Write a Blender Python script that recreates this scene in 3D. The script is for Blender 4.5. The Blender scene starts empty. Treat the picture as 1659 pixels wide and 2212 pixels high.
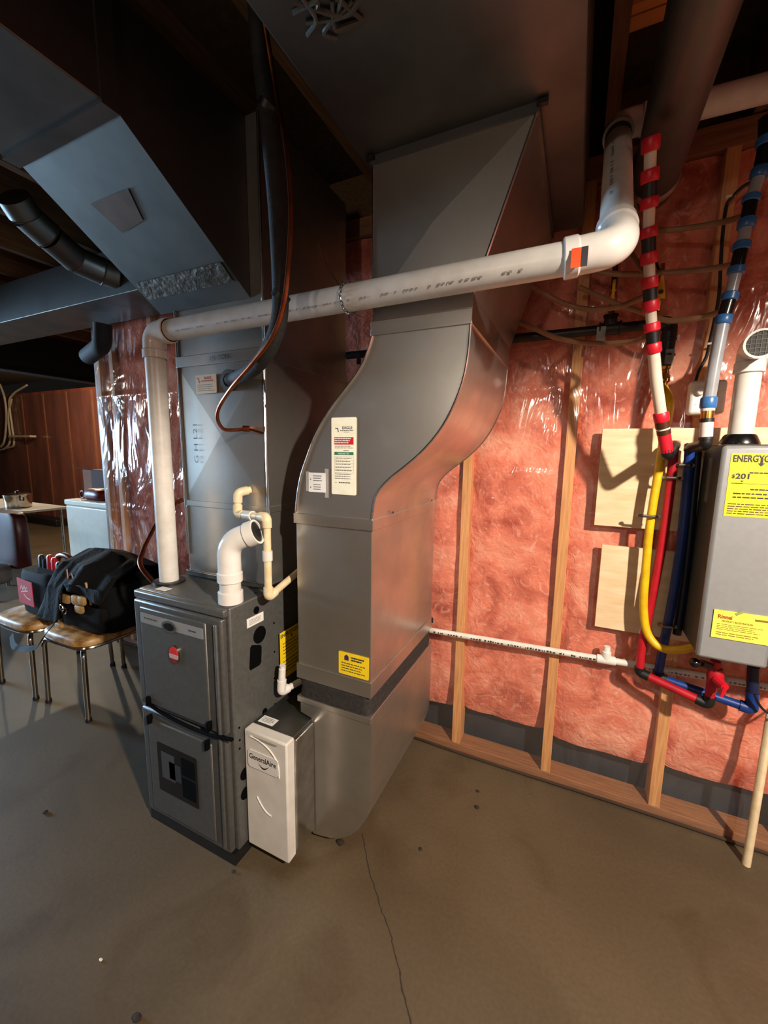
import bpy, bmesh, math, random
from mathutils import Vector, Matrix, noise
random.seed(7)
scene = bpy.context.scene
C = scene.collection
# ------------------------------------------------------------------ camera
FPX, W, H = 878.12, 1659.0, 2212.0
CAMZ = 1.4
def _rot(p, r, y):
    cy, sy, cp, sp, cr, sr = math.cos(y), math.sin(y), math.cos(p), math.sin(p), math.cos(r), math.sin(r)
    Ry = Matrix(((cy, sy, 0), (-sy, cy, 0), (0, 0, 1)))
    B = Matrix(((1, 0, 0), (0, 0, -1), (0, 1, 0)))
    Rp = Matrix(((1, 0, 0), (0, cp, -sp), (0, sp, cp)))
    Rr = Matrix(((cr, -sr, 0), (sr, cr, 0), (0, 0, 1)))
    return Rr @ Rp @ B @ Ry
RC = _rot(math.radians(8.22), math.radians(.823), math.radians(25.206))
cd = bpy.data.cameras.new('camera'); cam = bpy.data.objects.new('camera', cd); C.objects.link(cam)
cd.sensor_fit = 'HORIZONTAL'; cd.sensor_width = 36.0; cd.lens = FPX / W * 36.0
cd.clip_start = 0.02; cd.clip_end = 60
m = Matrix((RC[0], -RC[1], -RC[2])).transposed().to_4x4(); m.translation = (0, 0, CAMZ)
cam.matrix_world = m
scene.camera = cam
# ------------------------------------------------------------------ world, lights, exposure
world = bpy.data.worlds.new('world'); scene.world = world; world.use_nodes = True
bg = world.node_tree.nodes['Background']; bg.inputs[0].default_value = (.6, .55, .5, 1); bg.inputs[1].default_value = .01
scene.view_settings.view_transform = 'Standard'; scene.view_settings.look = 'None'
scene.view_settings.exposure = 0.0; scene.view_settings.gamma = 1.0; scene.view_settings.use_curve_mapping = False
def lamp(name, loc, power, col, radius=.05):
    d = bpy.data.lights.new(name, 'POINT'); d.energy = power; d.color = col; d.shadow_soft_size = radius
    o = bpy.data.objects.new(name, d); C.objects.link(o); o.location = loc; return o
def area(name, loc, target, size, power, col):
    d = bpy.data.lights.new(name, 'AREA'); d.shape = 'RECTANGLE'; d.size, d.size_y = size; d.energy = power; d.color = col
    o = bpy.data.objects.new(name, d); C.objects.link(o); o.location = loc
    o.rotation_euler = (Vector(target) - Vector(loc)).to_track_quat('-Z', 'Y').to_euler(); return o
def spot(name, loc, target, power, col, size, blend, radius=.05):
    d = bpy.data.lights.new(name, 'SPOT'); d.energy = power; d.color = col; d.shadow_soft_size = radius; d.spot_size = math.radians(size); d.spot_blend = blend
    o = bpy.data.objects.new(name, d); C.objects.link(o); o.location = loc
    o.rotation_euler = (Vector(target) - Vector(loc)).to_track_quat('-Z', 'Y').to_euler(); return o
spot('pendant_lamp', (1.3, -.2, 2.3), (1.3, -.2, 0), 500, (1, .88, .74), 158, .2, .045)
lamp('rear_fill', (-.6, -2.4, 1.9), 36, (1, .88, .75), .06)  # unseen fill light added behind the camera to brighten the duct fronts
lamp('bulb_left_bay', (-5.9, -.6, 2.15), 42, (1, .90, .78), .07)
lamp('bulb_far_room', (-6.2, 3.1, 2.33), 170, (1, .80, .55), .05)
day = area('window_daylight', (-9.35, -.2, 1.5), (-1.6, .7, 0.0), (2.4, 1.1), 165, (.45, .71, 1.0)); day.data.spread = 1.3
# ------------------------------------------------------------------ pixel helpers (photo frame 1659 x 2212)
def ray(x, y):
    return RC.transposed() @ Vector(((x - W / 2) / FPX, (y - H / 2) / FPX, 1))
def PY(x, y, Y):
    d = ray(x, y); t = Y / d.y; return Vector((d.x * t, Y, CAMZ + d.z * t))
def PX(x, y, X):
    d = ray(x, y); t = X / d.x; return Vector((X, d.y * t, CAMZ + d.z * t))
def PZ(x, y, Z):
    d = ray(x, y); t = (Z - CAMZ) / d.z; return Vector((d.x * t, d.y * t, Z))
# ------------------------------------------------------------------ materials
def lin(r, g, b):
    f = lambda c: ((c / 255 + .055) / 1.055) ** 2.4 if c > 10 else c / 255 / 12.92
    return (f(r), f(g), f(b), 1)
MATS = {}
def mat(name, col, rough=.5, metal=0., col2=None, nscale=8., namt=.5, bump=0., bscale=40., rough2=None, stretch=None,
        emit=0., spec=.5, coat=0., trans=0., detail=4., ramp=(.35, .65)):
    if name in MATS: return MATS[name]
    M = bpy.data.materials.new(name); M.use_nodes = True; nt = M.node_tree; N = nt.nodes; L = nt.links
    b = N['Principled BSDF']; b.inputs['Roughness'].default_value = rough; b.inputs['Metallic'].default_value = metal
    b.inputs['Base Color'].default_value = col; b.inputs['Specular IOR Level'].default_value = spec
    b.inputs['Coat Weight'].default_value = coat; b.inputs['Transmission Weight'].default_value = trans
    tc = N.new('ShaderNodeTexCoord'); mp = N.new('ShaderNodeMapping'); L.new(tc.outputs['Object'], mp.inputs[0])
    if stretch: mp.inputs['Scale'].default_value = stretch
    nz = N.new('ShaderNodeTexNoise'); nz.inputs['Scale'].default_value = nscale; nz.inputs['Detail'].default_value = detail
    L.new(mp.outputs[0], nz.inputs['Vector'])
    c2 = col2 or tuple(c * .82 for c in col[:3]) + (1,)
    rp = N.new('ShaderNodeValToRGB'); rp.color_ramp.elements[0].position = ramp[0]; rp.color_ramp.elements[1].position = ramp[1]
    rp.color_ramp.elements[0].color = col; rp.color_ramp.elements[1].color = c2
    L.new(nz.outputs['Fac'], rp.inputs[0]); L.new(rp.outputs[0], b.inputs['Base Color'])
    if rough2 is not None:
        mr = N.new('ShaderNodeMapRange'); mr.inputs[3].default_value = rough; mr.inputs[4].default_value = rough2
        mr.inputs[1].default_value = .3; mr.inputs[2].default_value = .7
        L.new(nz.outputs['Fac'], mr.inputs[0]); L.new(mr.outputs[0], b.inputs['Roughness'])
    if bump:
        n2 = N.new('ShaderNodeTexNoise'); n2.inputs['Scale'].default_value = bscale; n2.inputs['Detail'].default_value = 5
        L.new(mp.outputs[0], n2.inputs['Vector'])
        bp = N.new('ShaderNodeBump'); bp.inputs['Strength'].default_value = bump; bp.inputs['Distance'].default_value = .02
        L.new(n2.outputs['Fac'], bp.inputs['Height']); L.new(bp.outputs[0], b.inputs['Normal'])
    if emit:
        b.inputs['Emission Color'].default_value = col; b.inputs['Emission Strength'].default_value = emit
    MATS[name] = M; return M
def poly_film():
    M = bpy.data.materials.new('clear_poly_film'); M.use_nodes = True; nt = M.node_tree; N = nt.nodes; L = nt.links
    N.remove(N['Principled BSDF']); out = N['Material Output']
    tr = N.new('ShaderNodeBsdfTransparent'); tr.inputs[0].default_value = (.97, .95, .94, 1)
    gl = N.new('ShaderNodeBsdfGlossy'); gl.inputs['Roughness'].default_value = .12
    df = N.new('ShaderNodeBsdfDiffuse'); df.inputs[0].default_value = (.75, .68, .64, 1)
    lw = N.new('ShaderNodeLayerWeight'); lw.inputs[0].default_value = .30
    tc = N.new('ShaderNodeTexCoord'); mp = N.new('ShaderNodeMapping'); mp.inputs['Scale'].default_value = (1.7, 1, .55)
    L.new(tc.outputs['Object'], mp.inputs[0])
    n1 = N.new('ShaderNodeTexNoise'); n1.inputs['Scale'].default_value = 3.4; n1.inputs['Detail'].default_value = 3; n1.inputs['Distortion'].default_value = 1.6
    L.new(mp.outputs[0], n1.inputs['Vector'])
    bp = N.new('ShaderNodeBump'); bp.inputs['Strength'].default_value = .6; bp.inputs['Distance'].default_value = .03
    L.new(n1.outputs['Fac'], bp.inputs['Height']); L.new(bp.outputs[0], gl.inputs['Normal']);
    m1 = N.new('ShaderNodeMixShader'); lw.inputs[0].default_value = .5
    pw = N.new('ShaderNodeMath'); pw.operation = 'POWER'; pw.inputs[1].default_value = 4; L.new(lw.outputs['Facing'], pw.inputs[0])
    ma = N.new('ShaderNodeMath'); ma.operation = 'MULTIPLY_ADD'; ma.inputs[1].default_value = .75; ma.inputs[2].default_value = .09; L.new(pw.outputs[0], ma.inputs[0])
    L.new(ma.outputs[0], m1.inputs[0]); L.new(tr.outputs[0], m1.inputs[1]); L.new(gl.outputs[0], m1.inputs[2])
    m2 = N.new('ShaderNodeMixShader'); m2.inputs[0].default_value = .03; L.new(m1.outputs[0], m2.inputs[1]); L.new(df.outputs[0], m2.inputs[2])
    L.new(m2.outputs[0], out.inputs[0]); return M
POLY = poly_film()
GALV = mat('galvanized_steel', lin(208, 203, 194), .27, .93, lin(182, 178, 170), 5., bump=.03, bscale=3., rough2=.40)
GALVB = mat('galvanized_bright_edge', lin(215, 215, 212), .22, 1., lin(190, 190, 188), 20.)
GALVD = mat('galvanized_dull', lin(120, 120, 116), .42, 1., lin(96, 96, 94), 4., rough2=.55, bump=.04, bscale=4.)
TAPE = mat('foil_tape', lin(132, 130, 124), .35, .8, lin(104, 102, 96), 30., bump=.3, bscale=60.)
FURN = mat('furnace_grey_paint', lin(88, 88, 85), .42, .25, lin(80, 80, 77), 60.)
FURND = mat('furnace_grey_door', lin(80, 80, 78), .4, .25, lin(74, 74, 72), 60.)
BLACK = mat('black_plastic', lin(22, 22, 23), .45, 0, lin(14, 14, 15), 30.)
HOLE = mat('dark_opening', lin(7, 7, 8), .9, 0, lin(5, 5, 6), 30., spec=.05)
BLACKG = mat('black_gloss', lin(16, 16, 18), .25, 0, lin(10, 10, 11), 10.)
RUBBER = mat('black_foam_insulation', lin(30, 30, 31), .75, 0, lin(20, 20, 21), 60., bump=.2, bscale=200.)
CANVAS = mat('black_canvas_connector', lin(46, 42, 40), .8, 0, lin(30, 27, 26), 90., bump=.2, bscale=300.)
PVC = mat('white_pvc', lin(212, 208, 200), .35, 0, lin(200, 195, 186), 25.)
PVCG = mat('white_pvc_fitting', lin(220, 217, 211), .22, 0, lin(212, 208, 201), 25.)
CPVC = mat('cream_cpvc', lin(222, 204, 168), .4, 0, lin(206, 184, 144), 30.)
INK = mat('print_ink', lin(40, 40, 42), .6)
INKL = mat('faded_print_ink', lin(140, 138, 132), .6)
INKG = mat('grey_print_ink', lin(110, 108, 104), .6)
COPPER = mat('copper', lin(186, 104, 66), .3, 1., lin(140, 72, 44), 20.)
BRASS = mat('brass', lin(205, 160, 80), .28, 1., lin(160, 116, 52), 30.)
WHITE = mat('white_plastic', lin(220, 217, 210), .4, 0, lin(205, 201, 193), 20.)
FILT = mat('filter_white_cover', lin(205, 201, 192), .42, 0, lin(196, 191, 182), 15.)
PAPER = mat('label_paper', lin(232, 228, 206), .55, 0, lin(224, 219, 196), 40.)
PAPERW = mat('label_white', lin(225, 223, 218), .5)
PAPERT = mat('sticker_cream', lin(226, 205, 170), .5)
YELL = mat('label_yellow', lin(238, 205, 30), .5, 0, lin(230, 196, 26), 20.)
YELLP = mat('label_pale_yellow', lin(240, 222, 90), .5, 0, lin(234, 214, 78), 20.)
REDP = mat('print_red', lin(200, 24, 28), .5)
GREENP = mat('print_green', lin(40, 120, 80), .5)
PURP = mat('print_purple', lin(70, 40, 90), .5)
ORANGE = mat('print_orange', lin(232, 80, 28), .5)
REDT = mat('red_pipe', lin(176, 22, 34), .38, 0, lin(150, 14, 28), 12.)
REDR = mat('red_ring', lin(205, 24, 44), .4, 0, lin(186, 14, 36), 12.)
BLUET = mat('blue_pipe', lin(24, 58, 128), .36, 0, lin(16, 44, 108), 12.)
BLUER = mat('blue_ring', lin(48, 100, 156), .34, 0, lin(36, 84, 136), 12.)
PEXT = mat('tan_pex', lin(150, 112, 80), .42, 0, lin(132, 96, 66), 14.)
PEXW = mat('white_pex', lin(214, 200, 184), .4, 0, lin(200, 184, 166), 14.)
PEXC = mat('grey_pex', lin(150, 152, 156), .25, 0, lin(130, 132, 136), 14.)
YGAS = mat('yellow_gas_tube', lin(226, 182, 14), .42, 0, lin(206, 160, 8), 30.)
BPIPE = mat('black_iron_pipe', lin(26, 24, 23), .42, .3, lin(38, 33, 30), 20.)
STEEL = mat('zinc_strap', lin(150, 146, 138), .35, 1., lin(120, 116, 108), 20.)
CHROME = mat('chrome', lin(200, 190, 176), .14, 1., lin(180, 170, 156), 12.)
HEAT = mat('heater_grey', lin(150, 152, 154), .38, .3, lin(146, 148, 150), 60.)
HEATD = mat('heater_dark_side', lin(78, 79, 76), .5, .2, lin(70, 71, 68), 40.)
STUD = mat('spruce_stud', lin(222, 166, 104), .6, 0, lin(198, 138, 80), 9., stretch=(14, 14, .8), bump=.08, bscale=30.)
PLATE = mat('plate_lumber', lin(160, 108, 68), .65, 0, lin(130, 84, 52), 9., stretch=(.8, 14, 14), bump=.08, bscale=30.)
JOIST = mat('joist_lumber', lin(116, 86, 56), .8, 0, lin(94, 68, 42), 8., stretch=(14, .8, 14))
SUBF = mat('osb_subfloor', lin(80, 60, 40), .9, 0, lin(62, 46, 30), 30.)
PLY = mat('plywood_face', lin(222, 198, 162), .6, 0, lin(206, 176, 134), 5., stretch=(1.2, 1, 7), bump=.04, bscale=30.)
def pink_mat():
    M = bpy.data.materials.new('pink_fibreglass'); M.use_nodes = True; nt = M.node_tree; N = nt.nodes; L = nt.links
    b = N['Principled BSDF']; b.inputs['Roughness'].default_value = .95; b.inputs['Specular IOR Level'].default_value = 0
    tc = N.new('ShaderNodeTexCoord')
    def nz(sc, det, dist, st=(1, 1, 1)):
        mp = N.new('ShaderNodeMapping'); mp.inputs['Scale'].default_value = st; L.new(tc.outputs['Object'], mp.inputs[0])
        n = N.new('ShaderNodeTexNoise'); n.inputs['Scale'].default_value = sc; n.inputs['Detail'].default_value = det; n.inputs['Distortion'].default_value = dist
        L.new(mp.outputs[0], n.inputs['Vector']); return n
    n1 = nz(5.5, 8, 1.2); r1 = N.new('ShaderNodeValToRGB'); e = r1.color_ramp.elements
    e[0].position = .30; e[0].color = lin(238, 166, 138); e[1].position = .72; e[1].color = lin(166, 72, 54)
    k = e.new(.50); k.color = lin(222, 128, 102); L.new(n1.outputs['Fac'], r1.inputs[0])
    n2 = nz(16, 6, 3.2, (1, 1, .8)); r2 = N.new('ShaderNodeValToRGB'); r2.color_ramp.elements[0].position = .54; r2.color_ramp.elements[1].position = .70
    L.new(n2.outputs['Fac'], r2.inputs[0])
    mx = N.new('ShaderNodeMixRGB'); mx.inputs[2].default_value = lin(250, 202, 180); mr = N.new('ShaderNodeMath'); mr.operation = 'MULTIPLY'; mr.inputs[1].default_value = .34
    L.new(r2.outputs[0], mr.inputs[0]); L.new(mr.outputs[0], mx.inputs[0]); L.new(r1.outputs[0], mx.inputs[1]); L.new(mx.outputs[0], b.inputs['Base Color'])
    bp = N.new('ShaderNodeBump'); bp.inputs['Strength'].default_value = .45; bp.inputs['Distance'].default_value = .02
    L.new(nz(20, 6, 2.0).outputs['Fac'], bp.inputs['Height']); L.new(bp.outputs[0], b.inputs['Normal']); return M
PINK = pink_mat()
FOUND = mat('dark_foundation', lin(52, 56, 64), .45, 0, lin(36, 40, 48), 5.)
BEAMM = mat('black_steel_beam', lin(20, 19, 19), .7, .1, lin(14, 13, 13), 10.)
FREEZ = mat('freezer_white', lin(226, 222, 204), .35, 0, lin(220, 215, 196), 20.)
CARD = mat('cardboard', lin(140, 84, 50), .8, 0, lin(124, 72, 42), 12.)
REDBAG = mat('red_nylon', lin(120, 16, 24), .45, 0, lin(86, 8, 16), 16.)
TOTE = mat('red_tote_panel', lin(196, 20, 42), .5)
BAGM = mat('black_nylon', lin(15, 15, 16), .8, 0, lin(10, 10, 11), 20., spec=.15, bump=.25, bscale=220.)
COAT = mat('black_jacket', lin(16, 16, 17), .85, 0, lin(10, 10, 11), 9., spec=.15, bump=.25, bscale=60.)
TANP = mat('tan_tool_grip', lin(176, 140, 84), .5, 0, lin(150, 112, 60), 20.)
VINYL = mat('patterned_vinyl_seat', lin(182, 142, 84), .42, 0, lin(120, 82, 40), 16., detail=6., ramp=(.42, .6))
WOODR = mat('red_brown_wood', lin(96, 44, 26), .4, 0, lin(70, 28, 16), 8.)
MAROON = mat('maroon_vinyl', lin(64, 20, 20), .42, 0, lin(44, 12, 13), 10.)
GREYF = mat('grey_case', lin(92, 88, 86), .6, 0, lin(70, 66, 65), 8.)
CABLE = mat('white_cable', lin(200, 184, 156), .5, 0, lin(180, 160, 130), 10.)
WALLG = mat('grey_concrete_wall', lin(120, 112, 104), .9, 0, lin(100, 92, 84), 3.)
GLASSW = mat('window_daylight_pane', (.62, .8, 1, 1), .3, emit=2.2)
FLOORM = None
# ------------------------------------------------------------------ mesh helpers
class MB:
    def __init__(s): s.v = []; s.f = []
    def add(s, vs, fs):
        o = len(s.v); s.v += [Vector(v) for v in vs]; s.f += [tuple(i + o for i in f) for f in fs]; return s
    def box(s, a, b):
        (x0, y0, z0), (x1, y1, z1) = tuple(min(p) for p in zip(a, b)), tuple(max(p) for p in zip(a, b))
        return s.add([(x0, y0, z0), (x1, y0, z0), (x1, y1, z0), (x0, y1, z0), (x0, y0, z1), (x1, y0, z1), (x1, y1, z1), (x0, y1, z1)],
                     [(0, 3, 2, 1), (4, 5, 6, 7), (0, 1, 5, 4), (1, 2, 6, 5), (2, 3, 7, 6), (3, 0, 4, 7)])
    def hexa(s, p):      # 8 points: bottom ring 4, top ring 4
        return s.add(p, [(0, 3, 2, 1), (4, 5, 6, 7), (0, 1, 5, 4), (1, 2, 6, 5), (2, 3, 7, 6), (3, 0, 4, 7)])
    def prism(s, poly, f0, f1):   # poly: list of 2d; f0,f1: map 2d -> 3d for both ends
        n = len(poly); vs = [f0(*p) for p in poly] + [f1(*p) for p in poly]
        fs = [tuple(reversed(range(n))), tuple(range(n, 2 * n))] + [(i, (i + 1) % n, n + (i + 1) % n, n + i) for i in range(n)]
        return s.add(vs, fs)
    def tube(s, path, r, seg=14, cap=True):
        path = [Vector(p) for p in path]; n = len(path); rr = r if isinstance(r, (list, tuple)) else [r] * n
        t0 = (path[1] - path[0]).normalized(); u = t0.orthogonal().normalized(); vs = []; fs = []
        pt = t0
        for i, p in enumerate(path):
            t = ((path[min(i + 1, n - 1)] - p).normalized() + (p - path[max(i - 1, 0)]).normalized())
            t = t.normalized() if t.length > 1e-6 else pt
            q = pt.rotation_difference(t); u = (q @ u); u = (u - t * u.dot(t)).normalized(); w = t.cross(u); pt = t
            for k in range(seg):
                a = 2 * math.pi * k / seg; vs.append(p + (u * math.cos(a) + w * math.sin(a)) * rr[i])
        for i in range(n - 1):
            for k in range(seg):
                fs.append((i * seg + k, i * seg + (k + 1) % seg, (i + 1) * seg + (k + 1) % seg, (i + 1) * seg + k))
        if cap: fs += [tuple(reversed(range(seg))), tuple(range((n - 1) * seg, n * seg))]
        return s.add(vs, fs)
    def ring(s, a, b, ro, ri, seg=20):    # open collar between a and b (hollow)
        a, b = Vector(a), Vector(b); t = (b - a).normalized(); u = t.orthogonal().normalized(); w = t.cross(u); vs = []
        for p, r in ((a, ro), (b, ro), (b, ri), (a, ri)):
            for k in range(seg):
                g = 2 * math.pi * k / seg; vs.append(p + (u * math.cos(g) + w * math.sin(g)) * r)
        fs = []
        for j in range(4):
            for k in range(seg):
                fs.append((j * seg + k, j * seg + (k + 1) % seg, ((j + 1) % 4) * seg + (k + 1) % seg, ((j + 1) % 4) * seg + k))
        return s.add(vs, fs)
    def disc(s, c, n, r, th, seg=20):
        c, n = Vector(c), Vector(n).normalized(); return s.tube([c, c + n * th], r, seg)
    def sphere(s, c, r, seg=12, ring=8, sc=(1, 1, 1)):
        vs = []; fs = []
        for i in range(ring + 1):
            th = math.pi * i / ring
            for k in range(seg):
                a = 2 * math.pi * k / seg
                vs.append(Vector(c) + Vector((r * sc[0] * math.sin(th) * math.cos(a), r * sc[1] * math.sin(th) * math.sin(a), r * sc[2] * math.cos(th))))
        for i in range(ring):
            for k in range(seg):
                fs.append((i * seg + k, (i + 1) * seg + k, (i + 1) * seg + (k + 1) % seg, i * seg + (k + 1) % seg))
        return s.add(vs, fs)
    def grid(s, nu, nv, fn):
        vs = [fn(i / nu, j / nv) for j in range(nv + 1) for i in range(nu + 1)]
        fs = [(j * (nu + 1) + i, j * (nu + 1) + i + 1, (j + 1) * (nu + 1) + i + 1, (j + 1) * (nu + 1) + i) for j in range(nv) for i in range(nu)]
        return s.add(vs, fs)
    def loft(s, rows, seg=40, power=3., wob=None):   # rows: (cx, cy, z, a, b): superellipse rings
        vs = []; fs = []; n = len(rows)
        for j, (cx, cy, z, a, b) in enumerate(rows):
            for k in range(seg):
                t = 2 * math.pi * k / seg; c, q = math.cos(t), math.sin(t)
                p = Vector((cx + a * math.copysign(abs(c) ** (2 / power), c), cy + b * math.copysign(abs(q) ** (2 / power), q), z))
                if wob: p = wob(p, k / seg, j / max(1, n - 1))
                vs.append(p)
        for j in range(n - 1):
            for k in range(seg): fs.append((j * seg + k, j * seg + (k + 1) % seg, (j + 1) * seg + (k + 1) % seg, (j + 1) * seg + k))
        fs += [tuple(reversed(range(seg))), tuple(range((n - 1) * seg, n * seg))]
        return s.add(vs, fs)
def fillet(pts, r, n=7):
    pts = [Vector(p) for p in pts]; out = [pts[0]]
    for i in range(1, len(pts) - 1):
        p = pts[i]; a = pts[i - 1] - p; b = pts[i + 1] - p; ra = min(r, a.length * .48, b.length * .48)
        ang = a.angle(b)
        if ang > math.pi - .02: out.append(p); continue
        p0, p1 = p + a.normalized() * ra, p + b.normalized() * ra
        for k in range(n + 1):
            t = k / n; out.append(p0.lerp(p, t).lerp(p.lerp(p1, t), t))
    out.append(pts[-1]); return out
def spline(pts, n=8):
    pts = [Vector(p) for p in pts]; q = [2 * pts[0] - pts[1]] + pts + [2 * pts[-1] - pts[-2]]; out = []
    for i in range(1, len(q) - 2):
        a, b, c, d = q[i - 1:i + 3]
        for k in range(n):
            t = k / n; out.append(.5 * ((2 * b) + (c - a) * t + (2 * a - 5 * b + 4 * c - d) * t * t + (3 * b - a - 3 * c + d) * t ** 3))
    out.append(pts[-1]); return out
ORG = {}
def tag(o, label=None, cat=None, group=None, kind=None):
    if label: o['label'] = label
    if cat: o['category'] = cat
    if group: o['group'] = group
    if kind: o['kind'] = kind
    return o
def thing(name, loc, label, cat, group=None, kind=None):
    o = bpy.data.objects.new(name, None); C.objects.link(o); o.location = loc; o.empty_display_size = .05
    ORG[o.name] = Vector(loc); return tag(o, label, cat, group, kind)
def obj(name, mb, mt, parent=None, label=None, cat=None, group=None, kind=None, smooth=True, bevel=0., angle=35, fix=True):
    vs = mb.v
    if parent is not None: org = ORG[parent.name]
    else:
        lo = [min(v[i] for v in vs) for i in range(3)]; hi = [max(v[i] for v in vs) for i in range(3)]
        org = Vector(((lo[0] + hi[0]) / 2, (lo[1] + hi[1]) / 2, lo[2]))
    me = bpy.data.meshes.new(name); me.from_pydata([v - org for v in vs], [], mb.f); me.update()
    if fix:
        bm = bmesh.new(); bm.from_mesh(me); bmesh.ops.recalc_face_normals(bm, faces=bm.faces); bm.to_mesh(me); bm.free()
    if smooth:
        me.polygons.foreach_set('use_smooth', [True] * len(me.polygons)); me.set_sharp_from_angle(angle=math.radians(angle))
    me.materials.append(mt)
    o = bpy.data.objects.new(name, me); C.objects.link(o)
    if parent is not None: o.parent = parent; o.location = (0, 0, 0)
    else: o.location = org
    ORG[o.name] = org
    if bevel:
        b = o.modifiers.new('edge', 'BEVEL'); b.width = bevel; b.segments = 2; b.limit_method = 'ANGLE'; b.angle_limit = math.radians(40)
    return tag(o, label, cat, group, kind)
def dup(o, parent, off):       # a repeat that shares mesh data, child of the same thing
    c = o.copy(); C.objects.link(c); c.parent = parent; c.location = o.location + Vector(off); ORG[c.name] = ORG[o.name] + Vector(off); return c
def text_mb(mb, s, o, u, v, h, align='LEFT', bold=0., width=None):
    cu = bpy.data.curves.new('t', 'FONT'); cu.body = s; cu.align_x = align; cu.size = 1; cu.offset = bold; cu.resolution_u = 3
    ob = bpy.data.objects.new('t', cu); C.objects.link(ob)
    me = bpy.data.meshes.new_from_object(ob.evaluated_get(bpy.context.evaluated_depsgraph_get()))
    if not me.vertices: return mb
    xs = [p.co.x for p in me.vertices]; ys = [p.co.y for p in me.vertices]
    k = h / .7; kx = k
    if width: kx = width / (max(xs) - min(xs))
    u, v, o = Vector(u).normalized(), Vector(v).normalized(), Vector(o)
    vs = [o + u * ((p.co.x - (min(xs) if align == 'LEFT' else 0)) * kx) + v * (p.co.y * k) for p in me.vertices]
    mb.add(vs, [tuple(p.vertices) for p in me.polygons])
    bpy.data.objects.remove(ob); bpy.data.curves.remove(cu); bpy.data.meshes.remove(me); return mb
class Panel:
    """flat print area: origin o (lower left), u right, v up, n outward; coordinates in 0..1 of w,h"""
    def __init__(s, o, u, v, n, w, h): s.o, s.u, s.v, s.n, s.w, s.h = Vector(o), Vector(u).normalized(), Vector(v).normalized(), Vector(n).normalized(), w, h
    def p(s, a, b, e=0.): return s.o + s.u * (a * s.w) + s.v * (b * s.h) + s.n * e
    def plate(s, th=.0012, rad=.0):
        mb = MB()
        if rad:
            ps = []
            for cx, cy, a0 in ((s.w - rad, s.h - rad, 0), (rad, s.h - rad, 90), (rad, rad, 180), (s.w - rad, rad, 270)):
                for k in range(5):
                    a = math.radians(a0 + k * 22.5); ps.append((cx + rad * math.cos(a), cy + rad * math.sin(a)))
        else: ps = [(0, 0), (s.w, 0), (s.w, s.h), (0, s.h)]
        return mb.prism(ps, lambda a, b: s.o + s.u * a + s.v * b, lambda a, b: s.o + s.u * a + s.v * b + s.n * th)
    def rect(s, mb, a0, b0, a1, b1, e=.0016):
        return mb.add([s.p(a0, b0, e), s.p(a1, b0, e), s.p(a1, b1, e), s.p(a0, b1, e)], [(0, 1, 2, 3)])
    def line(s, mb, a0, b0, a1, b1, t, e=.0016):
        d = Vector(((a1 - a0) * s.w, (b1 - b0) * s.h)); n = Vector((-d.y, d.x)).normalized() * t / 2
        q = lambda a, b, k: s.o + s.u * (a * s.w + n.x * k) + s.v * (b * s.h + n.y * k) + s.n * e
        return mb.add([q(a0, b0, -1), q(a1, b1, -1), q(a1, b1, 1), q(a0, b0, 1)], [(0, 1, 2, 3)])
    def words(s, mb, a0, b0, a1, b1, rows, seed=1, fill=.45, e=.0016):    # unreadable fine print
        rnd = random.Random(seed); dy = (b1 - b0) / rows
        for r in range(rows):
            a = a0; y = b1 - (r + .5) * dy; end = a1 - (a1 - a0) * rnd.random() * .25
            while a < end:
                w = (a1 - a0) * (.05 + rnd.random() * .12); s.rect(mb, a, y - dy * fill / 2, min(a + w, end), y + dy * fill / 2, e); a += w + (a1 - a0) * .022
        return mb
    def text(s, mb, t, a, b, h, align='LEFT', bold=0., width=None, e=.0018): return text_mb(mb, t, s.p(a, b, e), s.u, s.v, h, align, bold, width)
X3, Y3, Z3 = Vector((1, 0, 0)), Vector((0, 1, 0)), Vector((0, 0, 1))
def frontpanel(x0, z0, x1, z1, Y): return Panel((x0, Y, z0), X3, Z3, -Y3, x1 - x0, z1 - z0)
def sidepanel(X, y0, z0, y1, z1): return Panel((X, y0, z0), Y3, Z3, X3, y1 - y0, z1 - z0)
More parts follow.
